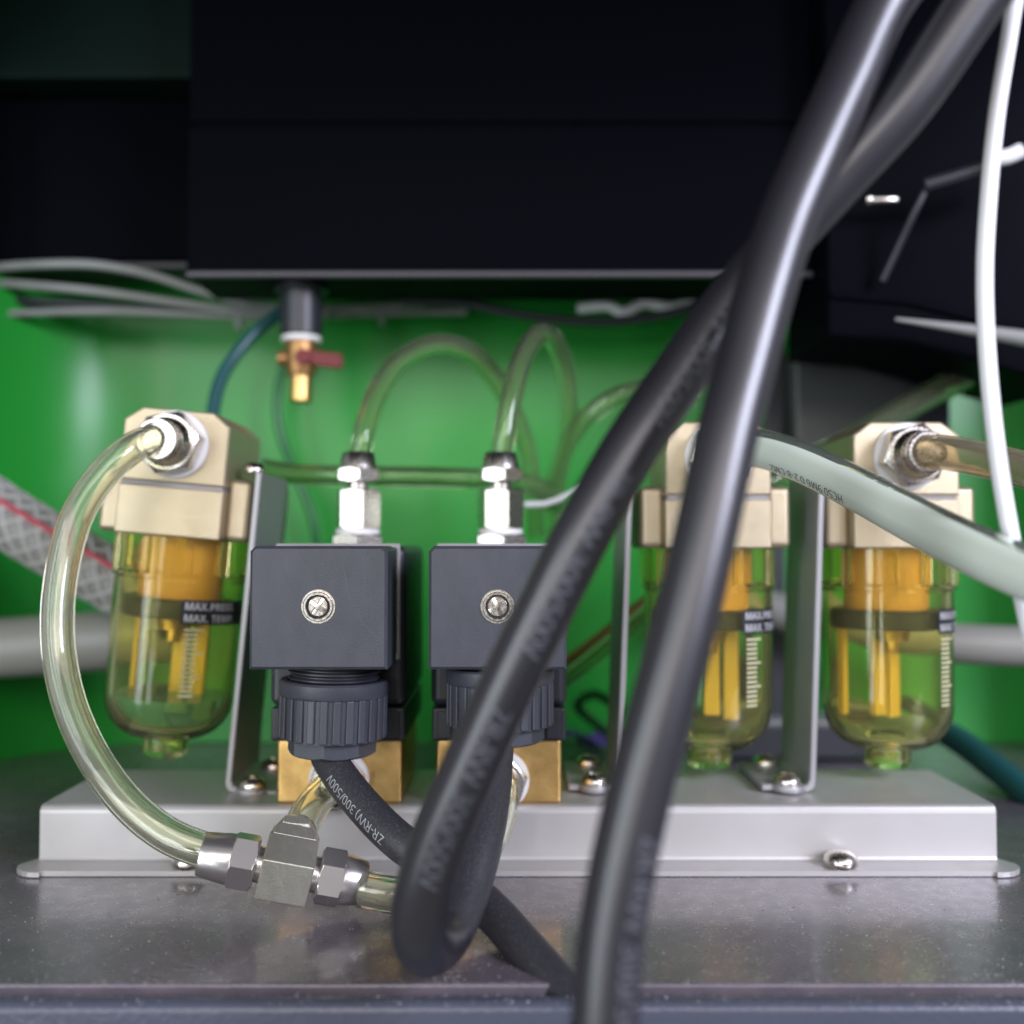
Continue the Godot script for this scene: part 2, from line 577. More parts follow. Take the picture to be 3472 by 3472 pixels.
# ---------------------------------------------------------------- the filter: its base is the foot of the drain, its axis y
func make_filter(label: String) -> Node3D:
	var t := thing("air_filter", label, "air filter", Vector3.ZERO, "air filters on the plate")
	var st := new_st()
	# upper head with chamfered shoulders, then the wider lower block
	prism(st, at(0, 0, 0), [Vector2(-12.9, 69.0), Vector2(12.9, 69.0), Vector2(12.9, 83.6), Vector2(8.6, 86.8), Vector2(-8.6, 86.8), Vector2(-12.9, 83.6)], -16, 15, 0.35)
	var head := obj("port_head", st, M["gold casting"], t)
	st = new_st()
	box(st, Vector3(-12.4, 67.6, -15.4), Vector3(12.4, 69.3, 14.3), 0.2)
	obj("seal_band", st, M["seal grey"], t)
	st = new_st()
	box(st, Vector3(-12.9, 55.9, -15), Vector3(12.9, 67.9, 15), 0.5)
	obj("lower_block", st, M["gold casting"], t)
	for s in [-1.0, 1.0]:
		st = new_st()
		box(st, Vector3(minf(s * 12.6, s * 18.7), 55.9, -11), Vector3(maxf(s * 12.6, s * 18.7), 71.3, 11), 1.6)
		obj("side_wing", st, M["gold casting"], t)
	# port fitting on the front of the head
	st = new_st()
	lathe(st, at(0, 78.3, 15, axis_to(Vector3(0, 0, 1))), disc(8.3, -0.5, 1.1, 0.3), 40)
	obj("sealing_ring", st, M["white seal"], t)
	st = new_st()
	hex(st, at(0, 78.3, 15, axis_to(Vector3(0, 0, 1), 0.25)), 7.9, 1.0, 6.6)
	lathe(st, at(0, 78.3, 15, axis_to(Vector3(0, 0, 1))), [Vector2(0, 6), Vector2(5.9, 6), Vector2(5.9, 7.4), Vector2(5.0, 8.6), Vector2(4.7, 10.5), Vector2(4.95, 11.0), Vector2(4.95, 13.2), Vector2(4.6, 13.6), Vector2(4.05, 13.6), Vector2(4.05, 12.4), Vector2(0, 12.4)], 40)
	obj("hose_fitting", st, M["nickel"], t)
	# bowl
	st = new_st()
	var prof := [Vector2(0, 0), Vector2(4.9, 0), Vector2(5.6, 0.6), Vector2(5.8, 1.4), Vector2(5.8, 4.6), Vector2(7.2, 5.1), Vector2(9.8, 5.7), Vector2(12.2, 7.2), Vector2(14.2, 9.4), Vector2(15.4, 12.2), Vector2(15.9, 15.5), Vector2(16.3, 40), Vector2(16.3, 45.2), Vector2(16.9, 45.6), Vector2(16.9, 46.6), Vector2(16.4, 47.2), Vector2(16.4, 55.8),
		Vector2(14.7, 55.8), Vector2(14.7, 45), Vector2(14.3, 16), Vector2(13.6, 13), Vector2(12.0, 9.9), Vector2(9.6, 8.2), Vector2(7.0, 7.5), Vector2(4.6, 7.1), Vector2(4.4, 1.6), Vector2(0, 1.6)]
	lathe(st, Transform3D.IDENTITY, prof, 72)
	obj("bowl", st, M["bowl plastic"], t)
	for a in [-95, -52, -14, 14, 52, 95, 150, -150]:
		st = new_st()
		var th := deg_to_rad(a)
		rbox(st, at(sin(th) * 16.95, 51.2, cos(th) * 16.95, Basis(Vector3.UP, th)), Vector3(2.4, 9.0, 1.0), 0.3, 2)
		obj("bowl_rib", st, M["bowl plastic"], t)
	# what stands inside the bowl
	st = new_st()
	lathe(st, Transform3D.IDENTITY, [Vector2(0, 40.4), Vector2(10.2, 40.4), Vector2(10.4, 41), Vector2(10.4, 55.85), Vector2(0, 55.85)], 48)
	var el := obj("filter_element", st, M["amber"], t)
	for k in 10:
		st = new_st()
		var th := TAU * k / 10.0
		rbox(st, at(sin(th) * 10.5, 50.5, cos(th) * 10.5, Basis(Vector3.UP, th)), Vector3(2.6, 8.0, 0.9), 0.25, 2)
		obj("element_rib", st, M["amber"], el)
	st = new_st()
	lathe(st, Transform3D.IDENTITY, [Vector2(0, 35.6), Vector2(13.4, 35.6), Vector2(13.9, 36), Vector2(13.9, 40.0), Vector2(13.4, 40.4), Vector2(0, 40.4)], 48)
	obj("baffle_band", st, M["black band"], t)
	st = new_st()
	for k in 3:
		lathe(st, at(0, 34.4 - k * 1.1, 2), disc(4.6 - k * 0.3, 0, 0.9, 0.2), 28)
	lathe(st, at(0, 29, 2), disc(1.8, 0, 3.5, 0.2), 20)
	obj("float_washers", st, M["brass"], t)
	for p in [[0.6, 2.0, 12.0, 33.0], [5.6, 1.9, 11.0, 36.0], [-11.2, 0.8, 13.5, 36.0]]:
		st = new_st()
		box(st, Vector3(p[0] - p[1], p[2], -4.6), Vector3(p[0] + p[1], p[3], -2.4), 0.4)
		obj("guide_blade", st, M["yellow amber"], t)
	# black data label with white lettering on the bowl, and the raised scale below it
	st = new_st()
	var a0 := deg_to_rad(20)
	lathe(st, at(0, 0, 0), [Vector2(16.28, 35.0), Vector2(16.36, 35.0), Vector2(16.36, 40.9), Vector2(16.28, 40.9)], 24, a0, deg_to_rad(88))
	var lb := obj("data_label", st, M["black band"], t)
	st = new_st()
	for l in [["MAX.PRESS.", 38.5], ["MAX. TEMP.", 35.6]]:
		var g := glyphs(l[0], 1.9, true)
		for i in range(0, g.size(), 3):
			var ps := []
			var ns := []
			for q in 3:
				var th: float = a0 + 0.05 + g[i + q].x / 16.4
				ps.append(Vector3(sin(th) * 16.42, l[1] + g[i + q].y, cos(th) * 16.42))
				ns.append(Vector3(sin(th), 0, cos(th)))
			tri(st, ps[0], ps[1], ps[2], ns[0], ns[1], ns[2])
	obj("lettering", st, M["white ink"], lb)
	for k in 15:
		st = new_st()
		var y := 33.4 - k * 1.15
		var rr := 16.1 + 0.2 * (y - 15.5) / 24.5
		lathe(st, Transform3D.IDENTITY, [Vector2(rr - 0.3, y), Vector2(rr + 0.05, y), Vector2(rr + 0.05, y + 0.5), Vector2(rr - 0.3, y + 0.5)], 8, deg_to_rad(24), deg_to_rad(24 + (17 if k % 5 == 0 else 12)))
		obj("scale_mark", st, M["moulded mark"], t)
	return t

# ---------------------------------------------------------------- the solenoid valve: base centre under the brass body
func make_valve(label: String, drop: float, shell: Material) -> Node3D:
	var t := thing("solenoid_valve", label, "solenoid valve", Vector3.ZERO, "solenoid valves on the plate")
	var st := new_st()
	box(st, Vector3(-14.5, 0, -18), Vector3(14.5, 15, 19), 0.9)
	obj("brass_body", st, M["brass"], t)
	st = new_st()
	lathe(st, at(0, 5.6, 19, axis_to(Vector3(0, 0, 1))), disc(7.0, -0.3, 1.0, 0.3), 36)
	obj("port_washer", st, M["white seal"], t)
	st = new_st()
	hex(st, at(0, 5.6, 19, axis_to(Vector3(0, 0, 1), 0.2)), 6.7, 0.9, 5.0)
	lathe(st, at(0, 5.6, 19, axis_to(Vector3(0, 0, 1))), [Vector2(0, 4.8), Vector2(4.9, 4.8), Vector2(4.4, 8.0), Vector2(3.4, 8.4), Vector2(0, 8.4)], 36)
	obj("front_fitting", st, M["nickel"], t)
	# coil
	st = new_st()
	box(st, Vector3(-15.6, 22.9, -24), Vector3(15.6, 59.7, 22), 2.0)
	obj("coil", st, M["dark plastic"], t)
	st = new_st()
	box(st, Vector3(-15.4, 14.9, -22), Vector3(15.4, 22.6, 21.4), 0.7)
	var fl := obj("coil_foot", st, M["dark plastic"], t)
	for s in [-1.0, 1.0]:
		st = new_st()
		box(st, Vector3(s * 12.5 - 1.6, 15.6, 21.0), Vector3(s * 12.5 + 1.6, 21.8, 22.2), 0.3)
		obj("foot_rib", st, M["dark plastic"], fl)
	# plug
	st = new_st()
	rbox(st, at(0, 46.95, 22.3), Vector3(28.6, 26.6, 0.8), 0.35)
	obj("gasket", st, M["seal grey"], t)
	st = new_st()
	# sides draw in a little towards the back
	var f := [Vector2(-14.25, 34.2), Vector2(14.25, 34.2), Vector2(14.25, 58.6), Vector2(13.2, 59.7), Vector2(-13.2, 59.7), Vector2(-14.25, 58.6)]
	prism(st, Transform3D.IDENTITY, f, 30, 46, 0.6)
	box(st, Vector3(-13.7, 34.6, 22.7), Vector3(13.7, 59.4, 31), 0.6)
	var pl := obj("plug", st, shell, t)
	st = new_st()
	lathe(st, at(0, 47.2, 45.7, axis_to(Vector3(0, 0, 1))), [Vector2(2.45, 0.2), Vector2(3.5, 0.2), Vector2(3.5, 0.45), Vector2(3.15, 0.45), Vector2(3.1, 0.85), Vector2(2.95, 1.0), Vector2(2.6, 1.0), Vector2(2.45, 0.85), Vector2(2.45, 0.2)], 40)
	obj("screw_sleeve", st, M["nickel"], pl)
	st = new_st()
	lathe(st, at(0, 47.2, 45.7, axis_to(Vector3(0, 0, 1))), disc(2.5, 0.28, 0.4, 0.05), 32)
	obj("screw_well", st, M["dark recess"], pl)
	st = new_st()
	var turn := 0.35 + drop * 0.2
	for k in 4:
		var c := Vector2(0.36, 0.36)
		var poly := [c]
		for j in 9:
			var th := lerpf(0.2, PI / 2 - 0.2, j / 8.0)
			poly.append(Vector2(cos(th), sin(th)) * 2.0)
		prism(st, at(0, 47.2, 45.7, Basis(Vector3(0, 0, 1), turn + k * PI / 2)), poly, 0.35, 0.9, 0.12)
	lathe(st, at(0, 47.2, 45.7, axis_to(Vector3(0, 0, 1))), disc(2.0, 0.35, 0.55, 0.05), 32)
	obj("cross_screw", st, M["nickel"], pl)
	# gland: threaded neck, ribbed nut, hexagonal end
	var ax := at(0.4, 0, 34, Basis(Vector3(0, 0, 1), -0.03 if drop > 1.0 else 0.0))
	st = new_st()
	var pr := [Vector2(0, 24), Vector2(9.2, 24)]
	for k in 7:
		pr.append(Vector2(9.2, 25.0 + k * 1.4))
		pr.append(Vector2(9.9, 25.5 + k * 1.4))
		pr.append(Vector2(9.9, 25.8 + k * 1.4))
		pr.append(Vector2(9.2, 26.2 + k * 1.4))
	pr.append(Vector2(0, 35))
	lathe(st, ax, pr, 44)
	obj("gland_thread", st, M["dark plastic"], t)
	st = new_st()
	var y1 := 34.0 - drop
	lathe(st, ax, [Vector2(8.4, y1 - 9.0), Vector2(8.9, y1 - 12.6), Vector2(11.0, y1 - 12.4), Vector2(11.15, y1 - 3.4), Vector2(11.5, y1 - 3.2), Vector2(11.75, y1 - 2.6), Vector2(11.75, y1 - 0.4), Vector2(11.4, y1), Vector2(10.1, y1), Vector2(10.0, y1 - 2.0), Vector2(9.3, y1 - 3.0)], 56)
	hex(st, ax, 9.6, y1 - 16.0, y1 - 12.2, false, true, 8)
	lathe(st, ax, disc(4.6, y1 - 17.0, y1 - 15.0, 0.4), 24)
	var nut := obj("gland_nut", st, M["black plastic"], t)
	for k in 26:
		st = new_st()
		var th := TAU * k / 26.0
		rbox(st, ax * at(sin(th) * 11.2, y1 - 7.7, cos(th) * 11.2, Basis(Vector3.UP, th)), Vector3(1.7, 9.0, 0.9), 0.3, 1)
		obj("grip_rib", st, M["black plastic"], nut)
	# fittings on top
	st = new_st()
	hex(st, at(0, 0, -8, Basis(Vector3.UP, 0.12)), 7.1, 59.5, 62.8)
	obj("base_nut", st, M["nickel"], t)
	st = new_st()
	lathe(st, at(0, 0, -8), disc(5.7, 62.7, 64.1, 0.3), 36)
	obj("seal_washer", st, M["white seal"], t)
	st = new_st()
	hex(st, at(0, 0, -8, Basis(Vector3.UP, 0.36)), 6.0, 64.0, 74.4)
	lathe(st, at(0, 0, -8), disc(2.8, 74, 77, 0.2), 24)
	obj("long_nut", st, M["nickel"], t)
	st = new_st()
	hex(st, at(0, 0, -8, Basis(Vector3.UP, 0.2)), 5.9, 76.2, 79.9)
	lathe(st, at(0, 0, -8), [Vector2(0, 79.5), Vector2(5.1, 79.5), Vector2(4.2, 83.6), Vector2(3.8, 84.0), Vector2(3.05, 84.0), Vector2(3.05, 82), Vector2(0, 82)], 36)
	obj("tube_nut", st, M["nickel"], t)
	return t

func pan_screw(parent: Node, p: Vector3, dir: Vector3, r: float, h: float, m: Material) -> void:
	var st := new_st()
	var b := at(p.x, p.y, p.z, axis_to(dir, 0.6))
	lathe(st, b, [Vector2(0, 0), Vector2(r * 0.97, 0), Vector2(r, h * 0.25), Vector2(r * 0.93, h * 0.55), Vector2(r * 0.75, h * 0.8), Vector2(r * 0.62, h * 0.9), Vector2(r * 0.55, h * 0.55), Vector2(0, h * 0.5)], 32)
	for k in 4:
		var poly := [Vector2(0.13, 0.13) * r]
		for j in 6:
			var th := lerpf(0.25, PI / 2 - 0.25, j / 5.0)
			poly.append(Vector2(cos(th), sin(th)) * r * 0.62)
		prism(st, b * Transform3D(Basis(Vector3.RIGHT, -PI / 2), Vector3.ZERO) * Transform3D(Basis(Vector3(0, 0, 1), k * PI / 2), Vector3.ZERO), poly, h * 0.4, h * 0.97, h * 0.08)
	obj("screw", st, m, parent)

func make_bracket(label: String, side: float) -> Node3D:
	var t := thing("mounting_bracket", label, "bracket", Vector3.ZERO, "steel brackets on the plate")
	var st := new_st()
	# origin: foot of the upright, front edge; the upright runs back 26 mm
	var th := 1.5
	var poly := []
	var xs := side
	# profile in x, y: upright, bend, foot
	for q in [Vector2(0, 78), Vector2(0, 2.4), Vector2(0.3, 1.1), Vector2(1.1, 0.3), Vector2(2.4, 0), Vector2(13.0, 0), Vector2(13.0, th), Vector2(2.9, th), Vector2(2.0, 1.9), Vector2(th, 2.9), Vector2(th, 78)]:
		poly.append(Vector2(q.x * xs, q.y))
	prism(st, Transform3D.IDENTITY, poly, -27, 0, 0.25)
	obj("strip", st, M["bracket steel"], t)
	st = new_st()
	for z in [-1.0, -22.5]:
		lathe(st, at(side * 6.6, 0, z), disc(4.0, 0.05, 1.7, 0.3), 28)
	obj("foot_washer", st, M["bracket steel"], t)
	pan_screw(t, Vector3(side * 6.6, 1.6, -1.0), Vector3.UP, 3.3, 2.6, M["nickel"])
	pan_screw(t, Vector3(side * 6.6, 1.6, -22.5), Vector3.UP, 3.3, 2.6, M["nickel"])
	return t

# compression nut of the tee: axis y, from the tee outwards
func tee_nut(parent: Node, p: Vector3, dir: Vector3, spin: float, m: Material, long := 1.0) -> void:
	var st := new_st()
	var b := at(p.x, p.y, p.z, axis_to(dir, spin))
	lathe(st, b, disc(4.0, -1.0, 2.0, 0.2), 28)
	hex(st, b, 6.4, 1.3, 7.2)
	lathe(st, b, [Vector2(0, 7.0), Vector2(5.6, 7.0), Vector2(5.6, 7.8), Vector2(4.9, 7.4 + 6.0 * long), Vector2(4.6, 7.9 + 6.0 * long), Vector2(4.05, 7.9 + 6.0 * long), Vector2(4.05, 6.0 + 6.0 * long), Vector2(0, 6.0 + 6.0 * long)], 40)
	obj("compression_nut", st, m, parent)

func _ready() -> void:
	# ------------------------------------------------ camera, surroundings, lamps, exposure
	var cam := Camera3D.new()
	cam.name = "camera"
	add_child(cam)
	cam.position = Vector3(0, 0.0735, 0)
	cam.rotation.x = atan(64.0 / 1932.0)
	cam.near = 0.01
	cam.far = 20.0
	var ca := CameraAttributesPhysical.new()
	ca.frustum_focal_length = 24.0
	ca.frustum_focus_distance = 0.206
	ca.frustum_near = 0.01
	ca.frustum_far = 20.0
	ca.exposure_aperture = 5.2
	cam.attributes = ca
	cam.current = true
	var we := WorldEnvironment.new()
	we.name = "surroundings"
	var env := Environment.new()
	env.background_mode = Environment.BG_COLOR
	env.background_color = Color(0.22, 0.222, 0.235).linear_to_srgb()
	env.tonemap_mode = Environment.TONE_MAPPER_LINEAR
	env.tonemap_exposure = 1.12
	env.sdfgi_enabled = true
	env.ssao_enabled = true
	env.ssil_enabled = true
	we.environment = env
	add_child(we)
	area("window_light", Vector3(-0.78, 0.10, 0.55), Vector3(0, 0.06, -0.24), Vector2(0.24, 0.85), 0.45, Color(0.93, 0.97, 1.0))
	area("second_window_light", Vector3(-0.50, 0.10, 0.78), Vector3(0, 0.06, -0.24), Vector2(0.16, 0.85), 0.24, Color(0.95, 0.98, 1.0))
	area("doorway_light", Vector3(-0.21, 0.22, 0.85), Vector3(0, 0.08, -0.24), Vector2(0.25, 0.2), 0.1, Color(1.0, 0.98, 0.95))
	area("ceiling_light", Vector3(0.62, 0.40, 0.38), Vector3(0.03, 0.05, -0.2), Vector2(0.26, 0.34), 1.0, Color(0.9, 0.91, 1.0))
	area("room_light", Vector3(0.15, 0.56, 1.0), Vector3(0, 0.06, -0.26), Vector2(1.2, 0.4), 0.62, Color(1.0, 0.97, 0.97))
	materials()
	setting()
	housing()
	rear_things()
	plate_things()
	tubes()
	cables()
	dust()

func area(called: String, p: Vector3, to: Vector3, size: Vector2, e: float, c: Color) -> void:
	var l := AreaLight3D.new()
	l.name = called
	l.area_size = size
	l.light_energy = e
	l.light_color = c
	l.shadow_enabled = true
	l.area_normalize_energy = true
	add_child(l)
	l.look_at_from_position(p, to)

# ---------------------------------------------------------------- the cabinet
func setting() -> void:
	var fl := thing("floor", "dusty black painted steel shelf under the mounting plate", "", Vector3.ZERO, "", "structure")
	var st := new_st()
	box(st, Vector3(-240, -4, -392), Vector3(240, 0, -174.5), 0.6)
	obj("shelf_top", st, M["floor paint"], fl)
	st = new_st()
	box(st, Vector3(-240, -9, -176), Vector3(240, -3.4, -169), 0.4)
	obj("groove", st, M["dark recess"], fl)
	st = new_st()
	box(st, Vector3(-240, -40, -172.8), Vector3(240, -0.7, -168.6), 1.7)
	obj("front_lip", st, M["lip paint"], fl)
	var w := thing("back_wall", "glossy green painted steel wall at the back of the cabinet", "", Vector3(0, 0, -384), "", "structure")
	st = new_st()
	box(st, Vector3(-124, 0.2, -4), Vector3(206, 284, 0), 0.3)
	obj("panel", st, M["green paint"], w)
	w = thing("left_wall", "green painted cabinet wall bending round on the left side", "", Vector3(-180, 0, -300), "", "structure")
	st = new_st()
	var arc := []
	for k in 25:
		var a := PI / 2 * k / 24.0
		arc.append(Vector2(56.5 - 56.5 * sin(PI / 2 - a), -27.5 - 56.5 * cos(PI / 2 - a)))
	for k in 25:
		var a := PI / 2 * (24 - k) / 24.0
		arc.append(Vector2(56.5 - 60 * sin(PI / 2 - a), -27.5 - 60 * cos(PI / 2 - a)))
	var inner := arc.slice(0, 25)
	for k in 24:
		var p0: Vector2 = arc[k]
		var p1: Vector2 = arc[k + 1]
		var n0 := Vector3(56.5 - p0.x, 0, -27.5 - p0.y).normalized()
		var n1 := Vector3(56.5 - p1.x, 0, -27.5 - p1.y).normalized()
		tri(st, Vector3(p0.x, 0.2, p0.y), Vector3(p1.x, 0.2, p1.y), Vector3(p1.x, 284, p1.y), n0, n1, n1)
		tri(st, Vector3(p0.x, 0.2, p0.y), Vector3(p1.x, 284, p1.y), Vector3(p0.x, 284, p0.y), n0, n1, n0)
		var q0: Vector2 = arc[49 - k]
		var q1: Vector2 = arc[48 - k]
		tri(st, Vector3(q0.x, 0.2, q0.y), Vector3(q1.x, 0.2, q1.y), Vector3(q1.x, 284, q1.y), -n0, -n1, -n1)
		tri(st, Vector3(q0.x, 0.2, q0.y), Vector3(q1.x, 284, q1.y), Vector3(q0.x, 284, q0.y), -n0, -n1, -n0)
	obj("bent_corner", st, M["green paint"], w)
	st = new_st()
	box(st, Vector3(-3.5, 0.2, -27.5), Vector3(0, 284, -14), 0.3)
	obj("panel", st, M["green paint"], w)
	w = thing("right_wall", "green painted cabinet wall on the right side", "", Vector3(202, 0, -300), "", "structure")
	st = new_st()
	box(st, Vector3(0, 0.2, -83.5), Vector3(4, 284, -30), 0.3)
	obj("panel", st, M["green paint"], w)
	w = thing("ceiling", "black painted cabinet top above the housing", "", Vector3(0, 284, -300), "", "structure")
	st = new_st()
	box(st, Vector3(-240, 0.3, -88), Vector3(240, 4, 225), 0.3)
	obj("panel", st, M["black paint"], w)

func housing() -> void:
	var t := thing("machine_housing", "large black painted steel box filling the upper part of the cabinet", "housing", Vector3(0, 156, -326))
	var st := new_st()
	box(st, Vector3(-99.6, 0, -16), Vector3(92, 46.0, 16), 0.9)
	obj("lower_panel", st, M["black paint"], t)
	st = new_st()
	box(st, Vector3(-99.0, 47.6, -16), Vector3(92, 127.5, 16), 0.5)
	obj("upper_panel", st, M["black paint"], t)
	st = new_st()
	box(st, Vector3(-99.8, -0.6, 14.2), Vector3(92.2, 1.6, 16.4), 1.0)
	obj("rim_highlight", st, M["edge highlight"], t)  # added strip painting the highlight along the housing's bottom edge
	var rng := RandomNumberGenerator.new()
	rng.seed = 4
	for k in 9:
		st = new_st()
		var x := rng.randf_range(-92, 60)
		box(st, Vector3(x, 46.1, 14.9), Vector3(x + rng.randf_range(0.6, 1.8), 46.9, 15.2), 0.2)
		obj("paint_chip", st, M["black paint"], t)
	st = new_st()
	box(st, Vector3(-98, 45, -15), Vector3(91, 49, 14.6), 0.2)
	obj("seam", st, M["black paint"], t)
	var b := thing("black_side_box", "dull black box set back left of the housing", "box", Vector3(-138, 158, -352))
	st = new_st()
	box(st, Vector3(-70, 12, -16), Vector3(38, 68, 8), 1.5)
	obj("box_shell", st, M["black paint"], b)
	st = new_st()
	box(st, Vector3(-69, 10.2, -14), Vector3(37.5, 12.3, 6), 0.4)
	obj("lower_rim", st, M["black edge"], b)
	b = thing("wall_shade", "dark green sheet added for wall shade above the black side box at the upper left", "panel", Vector3(-138, 227, -358))  # added sheet standing in for the unlit part of the green wall
	st = new_st()
	box(st, Vector3(-70, 0, -8), Vector3(36, 56, 27), 1.2)
	obj("shade_sheet", st, M["dark green"], b)
	st = new_st()
	box(st, Vector3(-41.5, 0, 27.2), Vector3(-37, 56, 122), 0.5)
	obj("side_sheet", st, M["dark green"], b)
	b = thing("black_side_cover", "black sloping cover behind the cables at the upper right", "cover", Vector3(80, 120, -312))
	st = new_st()
	prism(st, Transform3D.IDENTITY, [Vector2(12.5, 15), Vector2(36, 13), Vector2(84, 0), Vector2(84, 178), Vector2(12.5, 178)], -30, 14, 0.8)
	obj("cover_shell", st, M["black paint"], b)
	st = new_st()
	prism(st, Transform3D.IDENTITY, [Vector2(13, 26), Vector2(36, 24), Vector2(84, 12), Vector2(84, 14), Vector2(36, 26), Vector2(13, 28)], 13, 15.4, 0.4)
	obj("cover_rim", st, M["black paint"], b)
	# drain valve under the housing
	var v := thing("drain_valve", "small brass drain valve with red lever hanging under the housing", "valve", Vector3(-67.3, 155.7, -325.0))
	st = new_st()
	lathe(st, Transform3D.IDENTITY, [Vector2(0, -15.6), Vector2(5.9, -15.6), Vector2(6.6, -15.0), Vector2(6.7, -1.4), Vector2(8.4, -1.0), Vector2(8.4, 0.6), Vector2(0, 0.6)], 36)
	obj("black_adapter", st, M["dark plastic"], v)
	st = new_st()
	lathe(st, Transform3D.IDENTITY, disc(6.2, -17.2, -15.5, 0.3), 36)
	obj("seal_tape", st, M["white seal"], v)
	st = new_st()
	lathe(st, Transform3D.IDENTITY, [Vector2(0, -28.4), Vector2(4.0, -28.4), Vector2(4.6, -27), Vector2(4.9, -22), Vector2(5.1, -19), Vector2(4.9, -17.1), Vector2(0, -17.1)], 32)
	lathe(st, at(-3.5, -22.5, 0, axis_to(Vector3(-1, 0, 0.2))), disc(2.4, 0, 4.0, 0.4), 24)
	obj("valve_body", st, M["old brass"], v)
	st = new_st()
	lathe(st, Transform3D.IDENTITY, [Vector2(0, -36.6), Vector2(2.9, -36.6), Vector2(3.5, -36.0), Vector2(3.5, -28.2), Vector2(0, -28.2)], 28)
	obj("nozzle", st, M["brass"], v)
	st = new_st()
	prism(st, at(4.0, -22.8, 3.4, Basis(Vector3(0, 0, 1), -0.1)), [Vector2(-3.4, -2.2), Vector2(9.2, -2.6), Vector2(10.2, -1.4), Vector2(9.4, 2.0), Vector2(-3.4, 2.4)], -1.0, 1.0, 0.3)
	lathe(st, at(4.0 - 2.5, -22.8, 3.0, axis_to(Vector3(0, 0, 1))), disc(2.6, 0, 2.4, 0.3), 20)
	obj("lever", st, M["red"], v)

func rear_things() -> void:
	# pale tubes and wires slung behind the housing
	var g := "pale tubes slung behind the housing"
	run("pale_tube", "thick pale tube nearest the black side box, sweeping down behind the drain valve", "tube", [Vector3(-184.8, 167.1, -345.0), Vector3(-163.2, 168.9, -345.0), Vector3(-141.6, 168.9, -345.0), Vector3(-124.2, 166.2, -347.0), Vector3(-107.0, 161.1, -350.0), Vector3(-91.3, 157.2, -353.0), Vector3(-67.9, 156.4, -356.0), Vector3(-31.2, 158.9, -360.0)], 1.5, M["pale cable"], 0.0, g, 16)
	run("pale_tube", "second pale tube down from the side box, crossing to the drain valve", "tube", [Vector3(-187.4, 164.4, -350.0), Vector3(-161.8, 162.9, -350.0), Vector3(-140.6, 161.2, -352.0), Vector3(-115.9, 158.2, -355.0), Vector3(-90.7, 155.6, -358.0), Vector3(-64.9, 155.3, -360.0)], 1.5, M["pale cable"], 0.0, g, 16)
	run("pale_tube", "lowest pale tube along the top of the green wall", "tube", [Vector3(-188.2, 152.9, -352.0), Vector3(-167.2, 154.6, -354.0), Vector3(-142.1, 155.5, -356.0), Vector3(-118.7, 155.2, -358.0), Vector3(-96.8, 154.7, -360.0), Vector3(-76.6, 155.0, -362.0), Vector3(-50.5, 156.6, -364.0), Vector3(-16.4, 157.8, -366.0)], 1.3, M["pale cable"], 0.0, g, 16)
	run("dark_wire", "dark wire between the pale tubes at the left", "wire", [Vector3(-190.5, 160.7, -356.0), Vector3(-164.5, 158.8, -356.0), Vector3(-135.5, 157.4, -358.0), Vector3(-106.2, 156.0, -360.0), Vector3(-84.2, 156.1, -362.0)], 1.6, M["dark plastic"], 0.0, "", 14)
	run("black_wire", "black wire sagging under the housing to the right", "wire", [Vector3(-37.8, 158.3, -352.0), Vector3(-15.8, 157.1, -352.0), Vector3(-1.1, 154.2, -352.0), Vector3(17.2, 151.6, -352.0), Vector3(35.6, 151.2, -352.0), Vector3(53.9, 153.8, -352.0), Vector3(68.6, 157.9, -352.0)], 1.7, M["dark plastic"], 0.0, "", 14)
	run("white_strap", "white twisted strap above the black sagging wire", "strap", [Vector3(23.3, 157.5, -360.0), Vector3(34.3, 157.8, -358.0), Vector3(38.9, 155.3, -357.0), Vector3(46.5, 158.9, -358.0), Vector3(56.7, 157.4, -358.0), Vector3(67.6, 160.7, -356.0)], 1.8, M["white cable"], 0.0, "", 12)
	run("cable_tie", "short white cable tie end hanging beside the drain valve", "cable tie", [Vector3(-47.3, 160.3, -366.0), Vector3(-46.9, 156.4, -366.0), Vector3(-46.5, 152.8, -366.0)], 1.0, M["pale cable"], 0.0, "", 10)
	run("cable_tie", "short white cable tie end hanging left of the drain valve", "cable tie", [Vector3(-97.6, 157.0, -360.0), Vector3(-96.8, 154.1, -360.0), Vector3(-96.4, 150.0, -360.0)], 1.3, M["pale cable"], 0.0, "", 10)
	run("teal_cable", "dark teal cable dropping behind the left filter", "cable", [Vector3(-68.4, 156.8, -340.0), Vector3(-76.8, 151.0, -338.0), Vector3(-84.6, 143.1, -334.0), Vector3(-90.3, 134.4, -330.0), Vector3(-93.4, 126.0, -326.0), Vector3(-94.4, 115.3, -322.0), Vector3(-93.7, 103.2, -318.0)], 2.1, M["teal cable"], 0.0, "", 16)
	run("green_cable", "thin green cable hanging against the back wall behind the drain valve", "cable", [Vector3(-80.2, 145.1, -372.0), Vector3(-84.4, 135.4, -372.0), Vector3(-85.8, 123.7, -372.0), Vector3(-83.8, 112.1, -372.0), Vector3(-78.7, 98.7, -374.0), Vector3(-72.8, 83.2, -374.0), Vector3(-71.1, 59.9, -376.0)], 1.6, M["green cable"], 0.0, "", 14)
	# hoses on the left
	var line_pts := [Vector3(-174.1, 94.1, -318.0), Vector3(-158.1, 83.6, -316.0), Vector3(-139.0, 72.7, -314.0), Vector3(-118.6, 61.4, -312.0), Vector3(-101.8, 51.9, -310.0)]
	var line := spline(line_pts)
	var h := thing("braided_hose", "clear hose with woven white braid and red line at the left edge", "hose", line[line.size() / 2][0])
	var org: Vector3 = line[line.size() / 2][0]
	var st := new_st()
	sweep(st, line, 8.6, 28, 0.0, org)
	obj("hose_wall", st, M["dull hose"], h)
